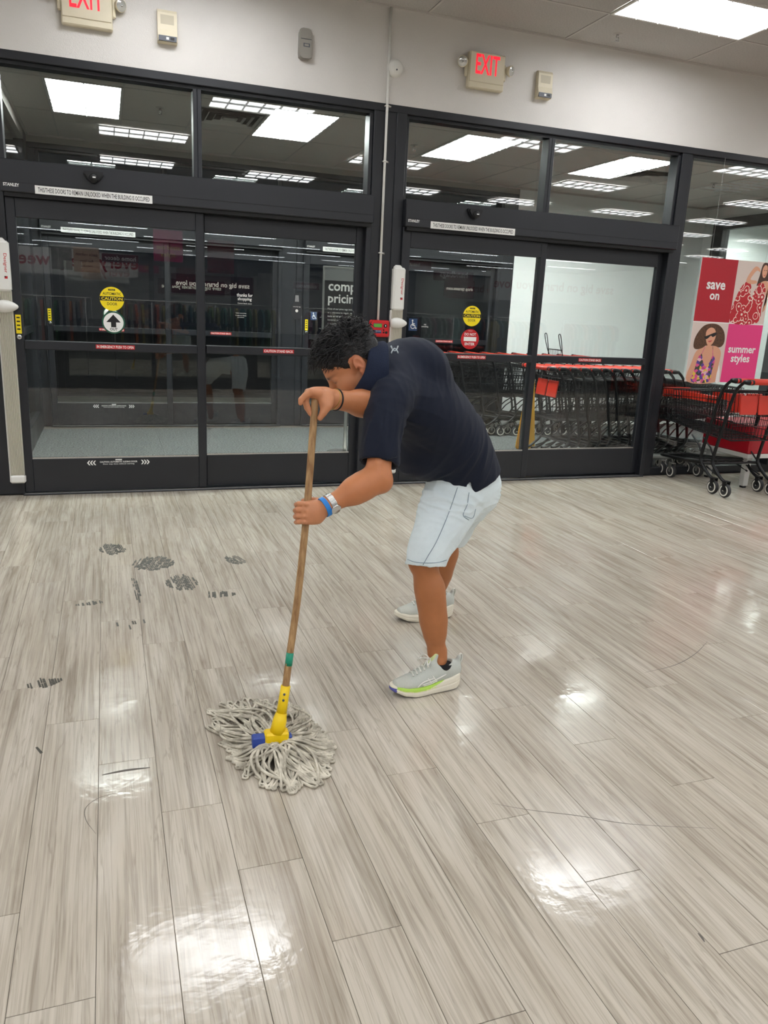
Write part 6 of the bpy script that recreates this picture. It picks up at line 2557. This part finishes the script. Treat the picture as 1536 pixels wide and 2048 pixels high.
def mop_mat():
    m, nt, b, N, L = nodes_of('mop_cotton')
    at = N.new('ShaderNodeTexCoord')
    n = N.new('ShaderNodeTexNoise')
    n.inputs['Scale'].default_value = 26
    n.inputs['Detail'].default_value = 5
    L.new(at.outputs['Object'], n.inputs['Vector'])
    r = N.new('ShaderNodeValToRGB')
    r.color_ramp.elements[0].position = 0.30
    r.color_ramp.elements[1].position = 0.62
    r.color_ramp.elements[0].color = (*lin((152, 145, 130)), 1)
    r.color_ramp.elements[1].color = (*lin((220, 213, 196)), 1)
    L.new(n.outputs['Fac'], r.inputs['Fac'])
    L.new(r.outputs[0], b.inputs['Base Color'])
    b.inputs['Roughness'].default_value = 0.95
    b.inputs['Specular IOR Level'].default_value = 0.1
    w = N.new('ShaderNodeTexNoise')
    w.inputs['Scale'].default_value = 300
    L.new(at.outputs['Object'], w.inputs['Vector'])
    bp = N.new('ShaderNodeBump')
    bp.inputs['Strength'].default_value = 0.6
    bp.inputs['Distance'].default_value = 0.003
    L.new(w.outputs['Fac'], bp.inputs['Height'])
    L.new(bp.outputs['Normal'], b.inputs['Normal'])
    return m


OUT = [Z(u, v, 0.01)[:2] - ML[:2] for u, v in ((668, 1508), (652, 1470), (628, 1448), (604, 1424), (575, 1402), (540, 1400), (502, 1392), (470, 1400), (432, 1408), (414, 1420), (418, 1446), (440, 1470), (455, 1492), (464, 1520), (490, 1545), (520, 1566), (560, 1582), (605, 1580), (642, 1562), (662, 1540))]
M_mop = mop_mat()
ang = [math.atan2(p[1], p[0]) for p in OUT]
rad = [float(np.hypot(*p)) for p in OUT]
order = np.argsort(ang)
ang_s, rad_s = np.array(ang)[order], np.array(rad)[order]
ang_e = np.concatenate([ang_s[-1:] - 2 * math.pi, ang_s, ang_s[:1] + 2 * math.pi])
rad_e = np.concatenate([rad_s[-1:], rad_s, rad_s[:1]])
q = MB()
for k in range(260):
    th = rnd.uniform(-math.pi, math.pi)
    R = float(np.interp(th, ang_e, rad_e)) * rnd.uniform(0.80, 1.0)
    layer = k / 260
    bx = rnd.uniform(-0.06, 0.05)
    st0 = np.array((bc[0] + bx, bc[1] + 0.012 * math.copysign(1, math.sin(th)), 0.022 + 0.018 * rnd.random()))
    end = np.array((R * math.cos(th), R * math.sin(th), 0))
    dirn = unit(end - st0 * (1, 1, 0))
    per = np.array((-dirn[1], dirn[0], 0))
    L0 = np.linalg.norm((end - st0)[:2])
    curl = rnd.gauss(0, 0.16)
    ph = rnd.uniform(0, 6.28)
    hmax = 0.006 + 0.034 * layer
    pts = []
    for t in np.linspace(0, 1, 11):
        w = curl * math.sin(math.pi * t) + 0.045 * math.sin(7 * t + ph) * t
        z = st0[2] * (1 - t) ** 1.2 + hmax * math.sin(math.pi * min(1, t * 1.05)) ** 0.8 * (1 - 0.75 * t) + 0.005 + 0.012 * layer * (1 - t)
        pts.append(st0 * (1 - t) * (1, 1, 0) + end * t + per * w * L0 + np.array((0, 0, z)))
    # looped end turns back
    sgn = rnd.choice((-1, 1))
    back = rnd.uniform(0.15, 0.5)
    for t in np.linspace(0.15, 1, 6):
        a = math.pi * min(1, t * 2)
        pts.append(pts[10] + per * sgn * 0.010 * (1 - math.cos(a)) + dirn * (0.010 * math.sin(a)) - dirn * max(0, t - 0.4) * back * L0 + np.array((0, 0, 0.003 * t)))
    pts = [np.array((p[0], p[1], max(p[2], 0.0042))) for p in pts]
    q.tube(pts, rnd.uniform(0.0040, 0.0056), M_mop, 5, smooth=True)
q.build('mop_strings', mop, kind='stuff')

# ------------------------------------------------------------------ the shop behind the camera (seen mirrored in the glass)
MIRROR = Y0 - 0.003


def V_(u, v, yv):
    """Real place of something whose mirror image stands at depth yv behind the glass."""
    p = W(u, v, yv)
    return np.array((p[0], 2 * MIRROR - yv, p[2]))


EXN = (-1, 0, 0)
M_signw = pm('sign_white', (232, 230, 226), 0.6)
M_maroon = pm('sign_maroon', (96, 14, 34), 0.5)
M_magenta = pm('sign_magenta', (176, 20, 92), 0.5)
M_beige = pm('sign_beige', (196, 160, 132), 0.5)
M_lit = pm('lit_lettering', (255, 250, 235), 0.5, emit=3.0)
M_letred = pm('wall_letter_red', (176, 20, 44), 0.5)
M_gold = pm('sign_gold', (214, 180, 90), 0.5)


def hung_sign(name, label, u0, v0, u1, v1, yv, base, texts, cat='sign'):
    a, b = V_(u0, v0, yv), V_(u1, v1, yv)
    cx, cz = (a[0] + b[0]) / 2, (a[2] + b[2]) / 2
    w, h = abs(b[0] - a[0]), abs(a[2] - b[2])
    s = empty(name, (cx, a[1], cz), label=label, category=cat)
    MB().box((-w / 2, -0.02, -h / 2), (w / 2, 0.0, h / 2), base).build('sign_panel', s)
    if texts:
        q = MB()
        for t, fx, fz, fw, m in texts:
            q.text(t, (-fx * w, 0.004, fz * h), EXN, EZ, m, width=fw * w, bold=0.02)
        q.build('sign_lettering', s)
    q = MB()
    for sx in (-1, 1):
        q.tube([(sx * w * 0.4, -0.01, h / 2), (sx * w * 0.4, -0.01, CZ - cz)], 0.004, M_zinc, 5)
    q.build('hanger', s)
    return s


hung_sign('hanging_sign', 'wide white banner with red every week lettering mirrored in the OUT door', 28, 490, 178, 552, 20.0, M_signw, [('every week', 0.0, 0.0, 1.2, M_letred)])
hung_sign('hanging_sign', 'white banner with red very lettering mirrored beside the yellow sticker', 198, 505, 276, 556, 19.0, M_signw, [('every', 0.0, -0.05, 1.05, M_letred)])
hung_sign('hanging_sign', 'dark maroon home decor sign mirrored in the OUT door', 203, 506, 277, 527, 17.5, M_maroon, [('home decor', 0.0, 0.0, 0.86, M_signw)])
hung_sign('hanging_sign', 'beige patio refresh sign mirrored in the OUT door', 146, 493, 200, 546, 18.0, M_beige, [('patio refresh', 0.0, 0.2, 0.85, M_maroon), ('for less', 0.0, -0.05, 0.5, M_maroon), ('every day', 0.0, -0.25, 0.5, M_maroon)])
hung_sign('hanging_sign', 'grey furniture picture sign mirrored beside the beige one', 101, 488, 145, 540, 18.0, pm('sign_grey_picture', (150, 146, 138), 0.6, var=0.4, var_scale=5), [])
hung_sign('hanging_sign', 'magenta stand out styles banner mirrored in the OUT door', 306, 458, 366, 525, 15.0, M_magenta, [('stand out', 0.0, -0.05, 0.8, M_gold), ('styles', 0.0, -0.3, 0.5, M_gold)])
hung_sign('hanging_sign', 'tall red picture banner mirrored above the thanks lettering', 416, 478, 470, 548, 15.0, M_maroon, [])
hung_sign('hanging_sign', 'dark maroon cosmetics sign mirrored in the plain leaf', 588, 564, 640, 580, 22.0, M_maroon, [('cosmetics', 0.0, 0.0, 0.8, M_signw)])
hung_sign('hanging_sign', 'red panel sign mirrored in the DO NOT ENTER door', 812, 520, 862, 540, 17.0, M_maroon, [('beauty', 0.2, 0.0, 0.5, M_signw)])
hung_sign('hanging_sign', 'red handbags sign mirrored above the yellow sticker of the second door', 868, 540, 946, 565, 21.0, M_maroon, [('handbags', 0.0, 0.1, 0.7, M_signw)])


def wall_words(label, body, u0, u1, v, yv, mat, height, lit=False):
    a, b = V_(u0, v, yv), V_(u1, v, yv)
    cx = (a[0] + b[0]) / 2
    w = abs(b[0] - a[0])
    s = empty('wall_lettering', (cx, a[1], a[2]), label=label, category='lettering')
    MB().box((-w * 0.56, -0.10, -0.55 if not lit else -0.30), (w * 0.56, -0.02, 0.55 if not lit else 0.30), M_signw if not lit else M_maroon).build('fascia', s)
    q = MB()
    q.text(body, (0, 0.0, 0), EXN, EZ, mat, width=w, bold=0.02)
    q.build('letters', s)
    q = MB()
    for sx in (-1, 1):
        q.tube([(sx * w * 0.4, -0.06, 0.3), (sx * w * 0.4, -0.06, CZ - a[2])], 0.006, M_zinc, 5)
    q.build('hanger', s)


wall_words('red save big on brands you love lettering mirrored over the white vestibule wall', 'save big on brands you love', 988, 1232, 568, 26.5, M_letred, 0.4)
wall_words('lit save big on brands lettering mirrored in the plain leaf of the OUT door', 'save big on brands you love', 352, 500, 566, 26.5, M_lit, 0.3, True)
wall_words('lit shop online lettering mirrored in the DO NOT ENTER door', 'shop tjmaxx.com', 893, 946, 577, 25.0, M_lit, 0.3, True)

# clothing racks
gar_cols = {'green': (62, 96, 66), 'olive': (128, 120, 70), 'plum': (90, 30, 58), 'rust': (150, 74, 48), 'cream': (196, 186, 164), 'charcoal': (52, 52, 56), 'teal': (40, 92, 96), 'pink': (190, 70, 110)}
G_out = [(-0.05, 0.0), (0.05, 0.0), (0.12, -0.02), (0.24, -0.10), (0.27, -0.34), (0.20, -0.36), (0.17, -0.22), (0.18, -0.78), (0.0, -0.80), (-0.18, -0.78), (-0.17, -0.22), (-0.20, -0.36), (-0.27, -0.34), (-0.24, -0.10), (-0.12, -0.02)]
gar_mesh = {}


def garment(col, x, y, z, rz, label, group):
    if col not in gar_mesh:
        q = MB()
        m = pm('cloth_' + col, gar_cols[col], 0.85, var=0.25, var_scale=14)
        q.prism(G_out, (0, -0.022, 0), EX, EZ, EY, 0.044, m)
        b = q.build('garment')
        h = MB()
        h.tube([(0, 0, 0.0), (0, 0, 0.05), (0.015, 0, 0.075), (0.03, 0, 0.06)], 0.003, M_zinc, 5)
        h.build('hanger_hook', b)
        gar_mesh[col] = b
        o = b
    else:
        o = copy_tree(gar_mesh[col])
    o.location = (x, y, z)
    o.rotation_euler = (0, 0, rz)
    o['label'] = label
    o['category'] = 'garment'
    o['group'] = group
    return o


def rack(x, y, rz, cols, n, label, gl):
    r = empty('clothing_rack', (x, y, 0), rz, label=label, category='clothing rack', group='clothing racks behind the camera')
    q = MB()
    q.tube([(-0.75, 0, 1.45), (0.75, 0, 1.45)], 0.016, M_zinc, 8)
    q.build('rail', r)
    for s in (-1, 1):
        q = MB()
        q.tube([(s * 0.75, 0, 0.0), (s * 0.75, 0, 1.46)], 0.016, M_zinc, 8)
        q.build('post', r)
        q = MB()
        q.box((s * 0.75 - 0.02, -0.3, 0.0), (s * 0.75 + 0.02, 0.3, 0.04), M_greyd)
        q.build('foot', r)
    c, s = math.cos(rz), math.sin(rz)
    for i in range(n):
        t = -0.62 + 1.24 * i / (n - 1)
        garment(cols[i % len(cols)], x + c * t, y + s * t, 1.385, rz + math.pi / 2 + 0.06 * math.sin(i * 2.1), gl, gl)


for i, (x, y, rz, cols) in enumerate([(-3.2, -2.6, 0.0, ['green', 'pink', 'charcoal']), (-1.1, -3.4, 0.0, ['charcoal', 'rust', 'charcoal', 'green']), (0.9, -2.9, 0.0, ['olive', 'charcoal', 'rust']), (2.6, -3.4, 0.0, ['green', 'olive', 'teal']),
                                      (4.4, -2.7, 0.0, ['plum', 'cream', 'charcoal']), (6.4, -3.3, 0.0, ['charcoal', 'plum', 'charcoal']), (8.6, -3.0, 0.0, ['olive', 'teal', 'green']), (10.8, -3.4, 0.0, ['rust', 'plum', 'charcoal'])]):
    rack(x, y, rz, cols, 11, 'clothing rack with mostly %s garments mirrored in the glass, %s from the OUT door end' % (cols[0], ordn[i]), 'hanging garment on the %s mirrored rack counted from the OUT door end' % ordn[i])
for i, (x, y, cols) in enumerate([(-2.2, -7.0, ['green', 'cream']), (1.8, -7.2, ['rust', 'charcoal']), (5.6, -7.0, ['cream', 'plum']), (9.6, -7.2, ['teal', 'charcoal'])]):
    rack(x, y, 0.0, cols, 9, 'deeper clothing rack with %s and %s garments mirrored in the glass' % tuple(cols), 'hanging garment on the deeper mirrored rack with %s pieces' % cols[0])
